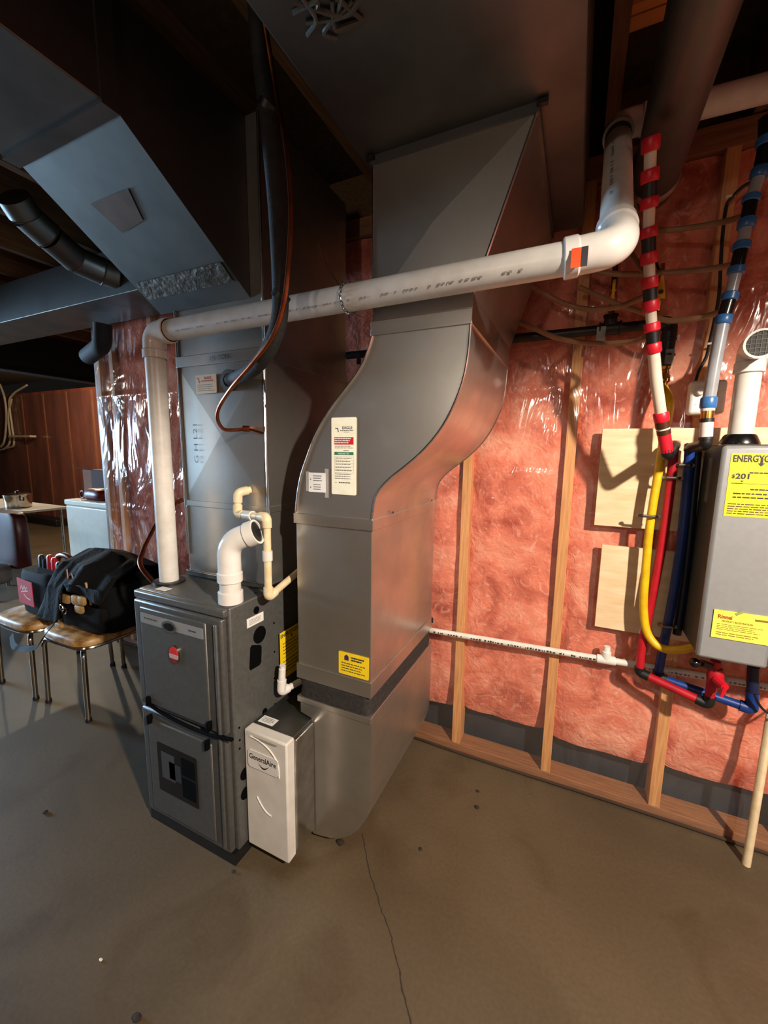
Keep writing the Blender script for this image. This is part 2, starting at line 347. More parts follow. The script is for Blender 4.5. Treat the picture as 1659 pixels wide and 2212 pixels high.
#SETTING
# ================================================================== SETTING
def floor_mat():
    M = bpy.data.materials.new('concrete_floor'); M.use_nodes = True; nt = M.node_tree; N = nt.nodes; L = nt.links
    b = N['Principled BSDF']; tc = N.new('ShaderNodeTexCoord')
    def nz(sc, det, dist=0.):
        n = N.new('ShaderNodeTexNoise'); n.inputs['Scale'].default_value = sc; n.inputs['Detail'].default_value = det; n.inputs['Distortion'].default_value = dist
        L.new(tc.outputs['Object'], n.inputs['Vector']); return n
    def ramp(n, p0, c0, p1, c1):
        r = N.new('ShaderNodeValToRGB'); r.color_ramp.elements[0].position = p0; r.color_ramp.elements[1].position = p1
        r.color_ramp.elements[0].color = c0; r.color_ramp.elements[1].color = c1; L.new(n.outputs['Fac'], r.inputs[0]); return r
    base = ramp(nz(1.4, 6, .6), .3, lin(72, 60, 43), .7, lin(93, 79, 59))
    stain = ramp(nz(3.2, 5, .8), .56, (1, 1, 1, 1), .74, (.74, .66, .58, 1))
    fine = ramp(nz(90, 4), .35, (.9, .9, .9, 1), .65, (1.04, 1.04, 1.04, 1))
    m1 = N.new('ShaderNodeMixRGB'); m1.blend_type = 'MULTIPLY'; m1.inputs[0].default_value = 1; L.new(base.outputs[0], m1.inputs[1]); L.new(stain.outputs[0], m1.inputs[2])
    m2 = N.new('ShaderNodeMixRGB'); m2.blend_type = 'MULTIPLY'; m2.inputs[0].default_value = 1; L.new(m1.outputs[0], m2.inputs[1]); L.new(fine.outputs[0], m2.inputs[2])
    L.new(m2.outputs[0], b.inputs['Base Color']); b.inputs['Roughness'].default_value = .55; b.inputs['Specular IOR Level'].default_value = .35
    bp = N.new('ShaderNodeBump'); bp.inputs['Strength'].default_value = .05; bp.inputs['Distance'].default_value = .01
    L.new(nz(60, 5).outputs['Fac'], bp.inputs['Height']); L.new(bp.outputs[0], b.inputs['Normal']); return M
YW, XL, XR = 1.742, -2.98, 2.6           # stud-face plane of the insulated wall, its left corner, its right end
floor = obj('floor', MB().box((-12, -3.2, -.1), (XR + .2, 4.5, 0)), floor_mat(), label='brown grey poured concrete basement floor', kind='structure', smooth=False)
cr = MB(); cpts = [PZ(*p, 0) for p in [(783, 1800), (792, 1850), (800, 1888), (812, 1925), (822, 1962), (842, 2010), (850, 2050), (862, 2090), (868, 2135), (880, 2180), (890, 2230)]]
cpts = [p + Vector((random.uniform(-.003, .003), 0, 0)) for p in spline(cpts, 5)]
for i in range(len(cpts) - 1):
    w = .0016 + .0012 * random.random(); a, b = cpts[i], cpts[i + 1]
    cr.add([a + Vector((-w, 0, .0006)), a + Vector((w, 0, .0006)), b + Vector((w, 0, .0006)), b + Vector((-w, 0, .0006))], [(0, 1, 2, 3)])
obj('crack', cr, mat('dark_crack_gap', lin(46, 36, 28), .95), floor, label='thin wandering crack', smooth=False)  # thin dark strip laid on the slab as the crack

# insulated stud wall: plates, studs, batts, film, foundation behind
wall = thing('wall_back', (0, YW, 0), 'stud wall with pink insulation behind clear plastic film', None, kind='structure')
ZT = 2.44
obj('foundation_panel', MB().box((XL, YW + .12, 0), (XR, YW + .2, ZT)), FOUND, wall, smooth=False)
obj('bottom_plate', MB().box((XL, YW, 0.001), (XR, YW + .09, .04)), PLATE, wall, bevel=.002, smooth=False)
obj('top_plate', MB().box((XL, YW, ZT - .076), (XR, YW + .09, ZT - .001)), PLATE, wall, bevel=.002, smooth=False)
studx = [-.427 + .3985 * k for k in range(-6, 8)]
st0 = None
for x in studx:
    if st0 is None: st0 = obj('stud', MB().box((x - .019, YW, .04), (x + .019, YW + .089, ZT - .076)), STUD, wall, bevel=.002, smooth=False); sx0 = x
    else: dup(st0, wall, (x - sx0, 0, 0))
obj('stud', MB().box((XL, YW, .04), (XL + .038, YW + .089, ZT - .076)), STUD, wall, bevel=.002, smooth=False)
edges = [XL + .019] + studx + [XR]
for i in range(len(edges) - 1):
    x0, x1 = edges[i] + .019, edges[i + 1] - .019
    if x1 - x0 < .05: continue
    zb = .185 + .012 * math.sin(i * 2.1)
    def bf(u, v, x0=x0, x1=x1, zb=zb, i=i):
        x = x0 + (x1 - x0) * u; z = zb + (ZT - .08 - zb) * v
        e = min(u, 1 - u) * (x1 - x0); d = .018 * math.exp(-e / .02) + .03 * math.exp(-v * 26)
        n = noise.noise((x * 5, z * 3.2, i)) * .011 + noise.noise((x * 17, z * 11, i + 9)) * .007 + abs(noise.noise((x * 9 + 3, z * 6, 4))) * .006
        return Vector((x, YW + .022 + d + n, z))
    mb = MB().grid(16, 90, bf)
    n = len(mb.v)                       # close the bottom edge back to the foundation
    mb.add([Vector((x0, YW + .118, zb)), Vector((x1, YW + .118, zb))] + [bf(u / 16, 0) for u in range(17)], [tuple([0] + list(range(2, 19)) + [1])])
    obj('insulation_batt', mb, PINK, wall, angle=180, fix=False)
ridges = [(.44, .12, 2.6, .010), (1.0, XL, -1.55, .012), (1.74, XL, -1.6, .016), (1.33, -.5, .1, .010), (1.66, -.3, .5, .014), (1.95, -.1, .6, .014)]
def film(u, v):
    x = XL + (XR - XL) * u; z = .012 + 2.40 * v
    d = noise.noise((x * 2.2, z * 1.5, 1)) * .006 + noise.noise((x * 7, z * 3.5, 5)) * .0035
    d += noise.noise((x * 14 + z * 5, z * 2.2, 8)) * .002
    for zr, xa, xb, am in ridges:
        if xa <= x <= xb: d += am * .6 * math.exp(-abs(z - zr - .02 * noise.noise((x * 2, zr, 3))) / .008)
    near = min(abs(x - s) for s in studx)
    d *= min(1, .25 + near / .06)
    return Vector((x, YW - .006 - max(-.004, d), z))
obj('plastic_film', MB().grid(300, 130, film), POLY, wall, angle=180, fix=False, label='clear wrinkled plastic vapour barrier')
obj('film_tuck', MB().tube(spline([(XL, YW - .012, .008), (-.9, YW - .012, .010), (-.3, YW - .014, .007), (.3, YW - .01, .01), (1.2, YW - .013, .008), (XR, YW - .012, .009)], 10), .006, 8), mat('dark_tucked_film', lin(60, 48, 40), .3), wall)
# far part of the basement
far = thing('wall_far', (-7.5, 4.3, 0), 'distant insulated basement wall behind brown plastic', None, kind='structure')
obj('panel', MB().box((-12, 4.3, 0), (XL, 4.4, 2.44)), mat('far_insulation', lin(150, 76, 50), .7, 0, lin(112, 52, 34), 2.2, stretch=(2, 1, .5)), far, smooth=False)
for k in range(10):
    x = -9.8 + k * .75
    obj('stud', MB().box((x, 4.288, .04), (x + .04, 4.3, 2.40)), mat('far_stud', lin(170, 104, 62), .5), far, smooth=False)
obj('bottom_plate', MB().box((-12, 4.27, .001), (XL, 4.3, .04)), PLATE, far, smooth=False)
def farfilm(u, v):
    x = -12 + 9 * u; z = .03 + 2.36 * v
    return Vector((x, 4.262 - .012 * noise.noise((x * 3, z * .8, 2)) - .012, z))
obj('plastic_film', MB().grid(140, 24, farfilm), POLY, far, angle=180, fix=False)
obj('wall_corner', MB().box((XL - .02, YW + .0, 0), (XL, 4.3, 2.44)), mat('corner_film', lin(120, 66, 48), .4), label='end wall running back from the corner', kind='structure', smooth=False)
wl = thing('wall_left', (-9.5, 0, 0), 'left basement wall with daylight window', None, kind='structure')
obj('panel', MB().box((-9.6, -3.2, 0), (-9.5, 3.1, 2.44)), WALLG, wl, smooth=False)
obj('panel', MB().box((-12, 3.1, 0), (-9.5, 3.2, 2.44)), WALLG, wl, smooth=False)
wn = thing('window_1', (-9.49, -.2, .9), 'bright daylight window in the left wall', None, kind='structure')
for a, b in (((-9.5, -1.45, .9), (-9.45, 1.05, .95)), ((-9.5, -1.45, 2.05), (-9.45, 1.05, 2.1)), ((-9.5, -1.45, .95), (-9.45, -1.4, 2.05)), ((-9.5, 1.0, .95), (-9.45, 1.05, 2.05)), ((-9.5, -.225, .95), (-9.45, -.175, 2.05))):
    obj('window_frame', MB().box(a, b), WHITE, wn, smooth=False)
obj('pane', MB().box((-9.495, -1.4, .95), (-9.49, -.225, 2.05)), GLASSW, wn, smooth=False)
obj('pane', MB().box((-9.495, -.175, .95), (-9.49, 1.0, 2.05)), GLASSW, wn, smooth=False)
obj('wall_behind', MB().box((-9.6, -3.3, 0), (XR + .2, -3.2, 2.68)), mat('rear_insulated_wall', lin(120, 90, 76), .7, 0, lin(96, 70, 58), 2.), label='rear basement wall behind the camera', kind='structure', smooth=False)
obj('wall_right', MB().box((XR, -3.2, 0), (XR + .1, YW, 2.68)), mat('right_insulated_wall', lin(150, 90, 72), .7, 0, lin(120, 66, 52), 2.), label='right basement end wall', kind='structure', smooth=False)
# ceiling: subfloor and joists
ceil = thing('ceiling', (0, 0, 2.68), 'open joist ceiling under wood subfloor', None, kind='structure')
obj('subfloor', MB().box((-12, -3.3, 2.68), (XR + .2, 4.5, 2.70)), SUBF, ceil, smooth=False)
j0 = None; jx0 = -1.22
for k in range(-12, 10):
    x = jx0 + k * .4064
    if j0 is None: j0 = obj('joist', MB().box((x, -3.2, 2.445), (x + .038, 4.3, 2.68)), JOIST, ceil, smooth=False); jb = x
    else: dup(j0, ceil, (x - jb, 0, 0))
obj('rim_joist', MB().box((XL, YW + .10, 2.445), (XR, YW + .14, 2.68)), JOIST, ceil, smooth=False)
blk = MB(); a, b = PZ(1270, 82, 2.5), PZ(1448, 15, 2.5)
blk.box((.03, a.y - .06, 2.46), (.412, a.y - .02, 2.66)); obj('blocking', blk, mat('blocking_lumber', lin(196, 132, 70), .6, 0, lin(170, 106, 52), 8.), ceil, smooth=False)
obj('brace_strip', MB().box((.03, a.y - .10, 2.452), (.412, a.y - .075, 2.49)), mat('blocking_lumber', lin(196, 132, 70)), ceil, smooth=False)
bm_ = thing('steel_beam', (-4.8, 0, 2.1), 'black steel support beam crossing under the far ceiling', 'beam')
obj('bottom_flange', MB().box((-4.88, -3.15, 2.10), (-4.72, 4.2, 2.115)), BEAMM, bm_, smooth=False)
obj('web', MB().box((-4.81, -3.15, 2.115), (-4.79, 4.2, 2.425)), BEAMM, bm_, smooth=False)
obj('top_flange', MB().box((-4.88, -3.15, 2.425), (-4.72, 4.2, 2.44)), BEAMM, bm_, smooth=False)
# ================================================================== RETURN AIR DUCTS
DY0, DY1 = 1.075, 1.675
tr = thing('overhead_return_duct', (-.31, .2, 2.18), 'wide galvanized return trunk running overhead to the wall', 'duct')
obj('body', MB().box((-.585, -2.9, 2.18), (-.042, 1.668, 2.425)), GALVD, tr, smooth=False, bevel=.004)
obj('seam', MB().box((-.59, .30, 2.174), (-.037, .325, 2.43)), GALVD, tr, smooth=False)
cav = MB(); c0 = PZ(712, 20, 2.178)
for k in range(9):
    a = k * .9; cav.tube(spline([c0 + Vector((.07 * math.cos(a), .05 * math.sin(a), 0)), c0 + Vector((.03 * math.cos(a + .8), .03 * math.sin(a + .5), -.006)), c0 + Vector((-.05 * math.cos(a * 2), .04 * math.sin(a * 1.7), -.002))], 5), .004, 6)
obj('sealant_patch', cav, mat('duct_sealant', lin(84, 86, 80), .5, .3), tr)
rd = thing('return_drop', (-.68, 1.37, 0), 'galvanized return air drop with curved offset beside the furnace', 'duct')
# floor boot with rounded heel
bp = [(-.82, .532), (-.54, .532), (-.54, .27)] + [(-.54 - .23 + .23 * math.cos(a), .27 - .245 * math.sin(a)) for a in [math.radians(12 * k) for k in range(1, 8)]] + [(-.775, .022), (-.775, .480), (-.82, .492)]
obj('boot', MB().prism(bp, lambda a, b: Vector((a, DY0, b)), lambda a, b: Vector((a, DY1, b))), GALV, rd, angle=25)
def collar(z0, z1, x0, x1, e=.004, m=None, nm='collar'):
    return obj(nm, MB().box((x0 - e, DY0 - e, z0), (x1 + e, DY1 + e, z1)), m or GALV, rd, smooth=False, bevel=.0015)
LX0, LX1, UX0, UX1 = -.826, -.545, -.549, -.271
collar(.532, .553, LX0, LX1, .005)
obj('canvas_connector', MB().loft([((LX0 + LX1) / 2, (DY0 + DY1) / 2, z, (LX1 - LX0) / 2 + e, (DY1 - DY0) / 2 + e) for z, e in ((.553, .002), (.57, .004), (.588, .001), (.605, .004), (.622, .002))], 48, 14), CANVAS, rd, label='black canvas vibration collar')
collar(.622, .676, LX0, LX1, .005)
obj('riser', MB().box((LX0, DY0, .676), (LX1, DY1, 1.168)), GALV, rd, smooth=False, bevel=.002)
collar(1.168, 1.202, LX0, LX1, .006)
# curved offset: left and right profiles in the XZ plane taken from the photo
prof = []
for yl, xl, xr_ in ((1112, 641, 804), (1070, 643, 813), (1030, 650, 858), (990, 663, 905), (950, 678, 940), (910, 698, 965), (870, 724, 985), (830, 755, 999), (790, 782, 1008), (750, 798, 1013), (718, 806, 1015)):
    a, b = PY(xl, yl, DY0), PY(xr_, yl, DY0); prof.append((a, b))
left = spline([Vector((LX0, DY0, 1.202))] + [p[0] for p in prof[1:-1]] + [Vector((UX0, DY0, 1.727))], 4)
rpx = [(804.5, 1112), (812, 1072), (838, 1037), (880, 1003), (915, 972), (950, 930), (978, 880), (1000, 822), (1011, 765)]
right = spline([Vector((LX1, DY0, 1.202))] + [PY(x, y, DY0) for x, y in rpx[1:]] + [Vector((UX1, DY0, 1.727))], 4)
poly = [(p.x, p.z) for p in right] + [(p.x, p.z) for p in reversed(left)]
# gore strips so that the front stays a clean surface
def resample(pl, n):
    d = [0]
    for i in range(1, len(pl)): d.append(d[-1] + (pl[i] - pl[i - 1]).length)
    out = []
    for k in range(n + 1):
        t = d[-1] * k / n; i = 1
        while i < len(d) - 1 and d[i] < t: i += 1
        f = (t - d[i - 1]) / (d[i] - d[i - 1]); out.append(pl[i - 1].lerp(pl[i], f))
    return out
NL = 26; Ls, Rs = resample(left, NL), resample(right, NL)
off = MB(); vs = []
for l, r in zip(Ls, Rs): vs += [(l.x, DY0, l.z), (r.x, DY0, r.z), (r.x, DY1, r.z), (l.x, DY1, l.z)]
fs = [(0, 3, 2, 1), tuple(4 * NL + i for i in range(4))]
for k in range(NL):
    for i in range(4): fs.append((4 * k + i, 4 * k + (i + 1) % 4, 4 * k + 4 + (i + 1) % 4, 4 * k + 4 + i))
off.add(vs, fs); obj('curved_offset', off, GALV, rd, angle=30)
for pl, nm in ((Ls, 'lock_seam'), (Rs, 'lock_seam')):
    obj(nm, MB().tube([p + Vector((0, -.002, 0)) for p in pl], .0032, 6), GALVB, rd, label='crimped bright lock seam')
obj('lock_seam', MB().tube([Vector((p.x, DY1, p.z)) for p in Rs], .003, 6), GALVB, rd)
collar(1.727, 1.765, UX0, UX1, .005)
obj('upper_sleeve', MB().box((UX0, DY0, 1.765), (UX1 + .004, DY1, 1.80)), GALV, rd, smooth=False)
t0 = [(UX0, DY0, 1.80), (UX1 + .004, DY0, 1.80), (UX1 + .004, DY1, 1.80), (UX0, DY1, 1.80)]
t1 = [(-.552, DY0, 2.168), (-.139, DY0, 2.168), (-.139, 1.655, 2.168), (-.552, 1.655, 2.168)]
cbm = MB(); pts8 = [Vector(p) for p in t0 + t1]; cc = (pts8[0] + pts8[1] + pts8[4] + pts8[5]) / 4 - Vector((0, .007, 0))
cbm.add(pts8 + [cc], [(0, 1, 8), (1, 5, 8), (5, 4, 8), (4, 0, 8), (1, 2, 6, 5), (2, 3, 7, 6), (3, 0, 4, 7), (0, 3, 2, 1), (4, 5, 6, 7)])
obj('tapered_transition', cbm, GALV, rd, smooth=False)
obj('lock_seam', MB().tube([t0[1], t1[1]], .004, 6), GALVB, rd, label='crimped bright lock seam')
obj('lock_seam', MB().tube([t0[0], t1[0]], .003, 6), GALVB, rd)
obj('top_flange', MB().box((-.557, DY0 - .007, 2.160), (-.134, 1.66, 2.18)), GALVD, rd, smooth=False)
for k, (px, py) in enumerate(((1172, 222), (800, 343))):
    q = PZ(px, py, 2.172); obj('corner_tab', MB().box(q - Vector((.012, .006, .004)), q + Vector((.012, .006, .006))), BLACK, rd, smooth=False)
for x, y in ((848, 1107), (932, 1080)):
    q = PX(x, y, LX1 + .007); obj('screw', MB().disc(q, (1, 0, 0), .004, .003, 8), BLACK, rd)
obj('knockout_mark', MB().tube([PX(934, 1335, LX1 + .006), PX(934, 1345, LX1 + .006)], .004, 6), BLACK, rd)
# inspection tag, small card, yellow sticker on the drop
pz = lambda x, y: PY(x, y, DY0 - .001)
a, b = pz(717, 1067), pz(770, 901)
tgp = frontpanel(a.x, a.z, b.x, b.z, DY0 - .001)
tg = obj('inspection_tag', tgp.plate(.0014, .004), PAPER, rd, label='tall cream inspection tag with red and green bars')
m = MB(); tgp.rect(m, .12, .655, .9, .75); obj('red_bar', m, REDP, tg, smooth=False)
m = MB(); tgp.rect(m, .12, .52, .9, .56); obj('green_bar', m, GREENP, tg, smooth=False)
m = MB(); tgp.text(m, 'EAGLE', .45, .852, .0085, bold=.03); tgp.words(m, .36, .825, .92, .842, 1, 3, .7); tgp.words(m, .5, .808, .75, .82, 1, 4, .7); tgp.words(m, .14, .60, .9, .645, 2, 5, .3); tgp.words(m, .5, .572, .76, .588, 1, 6, .6)
for k in range(6): tgp.line(m, .12, .50 - k * .042, .9, .497 - k * .042, .0005)
tgp.line(m, .12, .50, .12, .29, .0005); tgp.line(m, .9, .50, .9, .29, .0005)
tgp.words(m, .16, .30, .86, .50, 5, 8, .25); tgp.words(m, .14, .20, .9, .285, 3, 9, .3); tgp.words(m, .3, .145, .8, .175, 1, 13, .6); tgp.line(m, .14, .16, .22, .16, .0015)
tgp.line(m, .16, .865, .27, .86, .0035); tgp.line(m, .26, .862, .29, .815, .0035)
obj('lettering', m, INKG, tg, smooth=False, kind='stuff')
m = MB(); tgp.words(m, .14, .665, .88, .745, 3, 11, .45, .002); tgp.text(m, 'PRESSURE TEST', .27, .53, .0042, e=.002, bold=.02); obj('bar_lettering', m, PAPERW, tg, smooth=False, kind='stuff')
a, b = pz(668, 1062), pz(704, 1022)
cdp = frontpanel(a.x, a.z, b.x, b.z, DY0 - .002)
cdn = obj('taped_card', cdp.plate(.001), PAPERW, rd, label='small white card stuck down with clear tape')
m = MB(); cdp.words(m, .28, .55, .8, .9, 3, 21, .35); cdp.words(m, .28, .1, .85, .45, 3, 22, .35); cdp.line(m, .12, .62, .12, .7, .003); cdp.line(m, .12, .2, .12, .28, .003); obj('lettering', m, INKG, cdn, smooth=False, kind='stuff')
TAPEC = mat('clear_tape', lin(160, 152, 146), .25)
for r in ((-.18, .02, .03, 1.05), (.94, -.25, 1.16, 1.22)):
    m = MB(); m.prism([(r[0], r[1]), (r[2], r[1]), (r[2], r[3]), (r[0], r[3])], lambda u, v: cdp.p(u, v, .0002), lambda u, v: cdp.p(u, v, .0006)); obj('clear_tape', m, TAPEC, cdn, smooth=False)
a, b = pz(732, 1450), pz(797.5, 1431)
ysp = frontpanel(a.x, a.z - .004, b.x - .001, b.z + .014, DY0 - .001)
ys = obj('yellow_sticker', ysp.plate(.001, .004), YELL, rd, label='yellow filter reminder sticker')
m = MB(); ysp.words(m, .42, .66, .85, .88, 2, 31, .6); ysp.words(m, .1, .12, .9, .58, 4, 32, .3); obj('lettering', m, INK, ys, smooth=False, kind='stuff')
m = MB(); m.prism([(.2, .66), (.34, .66), (.34, .84), (.27, .92), (.2, .84)], lambda u, v: ysp.p(u, v, .001), lambda u, v: ysp.p(u, v, .0017)); obj('house_mark', m, PURP, ys, smooth=False)
# ================================================================== SUPPLY SIDE
PX0, PX1, PY0, PY1, FZ = -1.358, -.948, 1.085, 1.60, .913
sp = thing('supply_plenum', (-1.153, 1.34, FZ), 'galvanized coil case and supply plenum on top of the furnace', 'duct')
obj('coil_case', MB().box((PX0, PY0, FZ + .002), (PX1, PY1, 1.19)), GALV, sp, smooth=False, bevel=.003)
obj('seam', MB().box((PX0 - .004, PY0 - .004, 1.19), (PX1 + .004, PY1 + .004, 1.212)), GALV, sp, smooth=False, bevel=.002)
obj('base_flange', MB().box((PX0 - .006, PY0 - .010, FZ + .002), (PX1 + .004, PY1 + .003, FZ + .022)), GALVB, sp, smooth=False, bevel=.003)
# cross broken lower panel: four faces meeting at a raised centre
def crossbreak(z0, z1, nm):
    cx, cz = (PX0 + PX1) / 2, (z0 + z1) / 2; e = .006
    mb = MB(); mb.add([(PX0, PY0, z0), (PX1, PY0, z0), (PX1, PY0, z1), (PX0, PY0, z1), (cx, PY0 - e, cz), (PX0, PY1, z0), (PX1, PY1, z0), (PX1, PY1, z1), (PX0, PY1, z1)],
                      [(0, 1, 4), (1, 2, 4), (2, 3, 4), (3, 0, 4), (1, 6, 7, 2), (0, 3, 8, 5), (5, 8, 7, 6), (0, 5, 6, 1), (3, 2, 7, 8)])
    obj(nm, mb, GALV, sp, smooth=False)
crossbreak(1.212, 1.70, 'plenum_box')
obj('slip_lock', MB().box((PX0 - .004, PY0 - .007, 1.70), (PX1 + .004, PY1 + .004, 1.738)), GALV, sp, smooth=False, bevel=.002)
obj('upper_box', MB().box((PX0, PY0, 1.738), (PX1, PY1, 2.42)), GALV, sp, smooth=False, bevel=.002)
for x in (PX1,):
    obj('corner_seam', MB().tube([(x, PY0 - .004, 1.0), (x, PY0 - .004, 2.42)], .005, 8), GALVB, sp, label='bright folded corner seam')
obj('left_corner_seam', MB().tube([(PX0, PY0 - .003, 1.0), (PX0, PY0 - .003, 1.95)], .003, 8), GALVD, sp)
a, b = PY(428, 852, PY0 - .003), PY(470, 808, PY0 - .003)
skp = frontpanel(a.x, a.z, b.x, b.z, PY0 - .0075)
sk = obj('service_sticker', skp.plate(.003, .003), PAPERT, sp, label='cream service sticker with red heading')
m = MB(); skp.text(m, 'EAGLE', .42, .76, .0085, bold=.04, e=.0035); skp.words(m, .28, .62, .92, .72, 1, 41, .7, .0035); skp.line(m, .12, .83, .2, .58, .004, .0035); skp.line(m, .06, .85, .14, .84, .003, .0035); obj('heading', m, mat('print_rust', lin(178, 66, 36)), sk, smooth=False)
m = MB(); skp.words(m, .08, .1, .92, .52, 4, 42, .3, .0035); obj('lettering', m, INKG, sk, smooth=False, kind='stuff')
m = MB(); q = PY(455, 779, PY0 - .009); text_mb(m, '1½ TON', q, (1, 0, .02), Z3, .016, width=.085); obj('marker_note', m, INK, sp, label='handwritten marker note', smooth=False)
m = MB(); q = PY(429, 1000, PY0 - .008); text_mb(m, 'G H L21', q, Vector((0, 0, 1)), Vector((-1, 0, 0)), .02, width=.14); obj('stamp', m, mat('stamp_grey', lin(92, 96, 92)), sp, smooth=False)
m = MB(); q = PY(498, 822, PY0 - .004); obj('line_grommet', MB().ring(q, q + Vector((0, -.012, 0)), .036, .022), GALVD, sp)
st = thing('overhead_supply_duct', (-1.235, .2, 2.18), 'galvanized supply trunk coming off the plenum overhead at left', 'duct')
SX0, SX1 = -1.462, -1.032
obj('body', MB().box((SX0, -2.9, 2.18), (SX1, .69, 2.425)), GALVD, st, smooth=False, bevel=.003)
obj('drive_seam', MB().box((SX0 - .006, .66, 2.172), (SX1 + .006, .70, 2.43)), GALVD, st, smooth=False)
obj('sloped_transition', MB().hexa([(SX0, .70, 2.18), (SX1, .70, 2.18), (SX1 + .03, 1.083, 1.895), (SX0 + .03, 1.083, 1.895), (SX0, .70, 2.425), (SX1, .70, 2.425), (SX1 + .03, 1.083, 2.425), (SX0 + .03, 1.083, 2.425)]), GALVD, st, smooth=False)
tp = MB()
def tpf(u, v):
    x = SX0 + .04 + (SX1 - SX0 - .03) * u; y = .985 + .05 * v; z = 2.18 - (y - .70) / .383 * .285
    return Vector((x, y - .002, z - .0025 - .002 * noise.noise((x * 40, y * 60, 0))))
obj('foil_tape', tp.grid(30, 5, tpf), TAPE, st, fix=False)
a = [Vector((x, y, 2.18 - (y - .70) / .383 * .285 - .0035)) for x, y in ((-1.33, .80), (-1.16, .80), (-1.19, .86), (-1.30, .87))]
obj('worn_patch', MB().add(a, [(0, 1, 2, 3)]), mat('rust_patch', lin(106, 84, 70), .5, .6, lin(92, 74, 62), 20.), st, smooth=False)
br = thing('branch_duct', (-2.5, 1.56, 2.18), 'long rectangular branch duct running left along the wall', 'duct')
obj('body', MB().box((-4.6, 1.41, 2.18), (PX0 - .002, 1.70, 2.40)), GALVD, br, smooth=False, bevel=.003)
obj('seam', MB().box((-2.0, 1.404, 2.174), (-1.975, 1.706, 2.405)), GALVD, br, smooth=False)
# round takeoff hanging left of the supply trunk
ro = thing('round_takeoff_pipe', PZ(140, 520, 2.2), 'jointed round metal branch pipe beside the supply trunk', 'duct')
pts = [PZ(28, 425, 2.42), PZ(55, 465, 2.38), PZ(105, 510, 2.34), PZ(165, 562, 2.30), PZ(225, 588, 2.28), PZ(262, 600, 2.27)]
for i in range(5):
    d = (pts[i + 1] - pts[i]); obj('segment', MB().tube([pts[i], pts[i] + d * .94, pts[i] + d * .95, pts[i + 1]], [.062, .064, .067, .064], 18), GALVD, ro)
obj('black_elbow', MB().tube(fillet([PY(222, 700, 1.6), PY(222, 745, 1.6), PY(190, 770, 1.65)], .06), .05, 16), RUBBER, label='black pipe elbow under the branch duct', cat='pipe')
# round duct at upper right
r5 = thing('round_duct', (.152, .4, 2.2), 'round galvanized duct running overhead above the water heater', 'duct')
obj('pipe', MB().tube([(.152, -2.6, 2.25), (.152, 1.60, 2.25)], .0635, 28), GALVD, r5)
obj('crimp_ring', MB().tube([(.152, 1.595, 2.25), (.152, 1.605, 2.25), (.152, 1.62, 2.25), (.152, 1.63, 2.25)], [.0635, .067, .067, .064], 28), GALV, r5)
obj('end_sleeve', MB().tube(fillet([(.152, 1.63, 2.25), (.152, 1.665, 2.25), (.152, 1.672, 2.36)], .03), .062, 28), GALVD, r5)
# ================================================================== FURNACE
FX0, FX1, FY0, FY1 = -1.387, -.950, .873, 1.605
fu = thing('gas_furnace', ((FX0 + FX1) / 2, 1.24, 0), 'dark grey gas furnace with red oval badge standing on the floor', 'furnace')
obj('base', MB().box((FX0 + .004, FY0 + .002, 0), (FX1 - .002, FY1, .042)), BLACK, fu, smooth=False, label='black plinth')
obj('cabinet', MB().box((FX0, FY0 + .02, .042), (FX1, FY1, FZ)), FURN, fu, bevel=.006)
ud = obj('upper_door', MB().box((FX0 + .003, FY0 - .004, .482), (FX1 - .012, FY0 + .022, FZ - .032)), FURND, fu, bevel=.008)
obj('raised_field', MB().box((FX0 + .045, FY0 - .012, .50), (FX1 - .075, FY0 - .002, .862)), FURND, ud, bevel=.006)
ld = obj('lower_door', MB().box((FX0 + .003, FY0 - .004, .045), (FX1 - .012, FY0 + .022, .470)), FURND, fu, bevel=.008)
obj('top_lip', MB().box((FX0 + .001, FY0 + .0, FZ - .03), (FX1 - .004, FY0 + .022, FZ - .002)), FURN, fu, bevel=.006)
obj('raised_field', MB().box((FX0 + .045, FY0 - .012, .07), (FX1 - .075, FY0 - .002, .44)), FURND, ld, bevel=.006)
obj('corner_rib', MB().box((FX1 - .04, FY0 - .012, .06), (FX1 - .028, FY0 - .002, FZ - .05)), FURN, fu, bevel=.004)
sl = [PY(322, 1520, FY0 - .014), PY(350, 1540, FY0 - .014), PY(400, 1566, FY0 - .014), PY(450, 1586, FY0 - .014), PY(502, 1598, FY0 - .014)]
obj('door_slot', MB().tube(spline(sl, 6), .0062, 8), HOLE, fu, label='curved black grip slot between the doors')
for x, y in ((323, 1512), (325, 1552), (453, 1568), (449, 1608)):
    q = PY(x, y, FY0 - .012); obj('door_knob', MB().loft([(q.x, q.y - .003, q.z + d, a, .010) for d, a in ((-.016, .006), (-.011, .010), (.011, .010), (.016, .006))], 14, 2), HOLE, fu)
wp = frontpanel(*[v for p in (PY(347, 1703, FY0 - .012), PY(424, 1640, FY0 - .012)) for v in (p.x, p.z)], FY0 - .012)
CTRL = mat('control_grey', lin(58, 58, 58), .6)
wd = obj('lower_window', wp.plate(.002, .004), BLACKG, ld, label='dark sight window showing the controls')
for a0, b0, a1, b1, mm in ((.1, .3, .45, .85, CTRL), (.3, .35, .6, .7, INK), (.62, .1, .95, .5, HOLE), (.62, .55, .95, .9, HOLE)):
    m = MB(); wp.rect(m, a0, b0, a1, b1, .0025); obj('control_part', m, mm, wd, smooth=False)
a, b = PY(321, 1340, FY0 - .013), PY(446, 1362, FY0 - .013)
lsp = frontpanel(FX0 + .052, .806, FX1 - .082, .842, FY0 - .012)
ls = obj('label_strip', lsp.plate(.0015, .003), mat('silver_strip', lin(150, 150, 148), .4, .3), ud, label='silver name strip with oval sight glass')
gl = MB(); gc = Vector((FX0 + .198, FY0 - .012, .818))
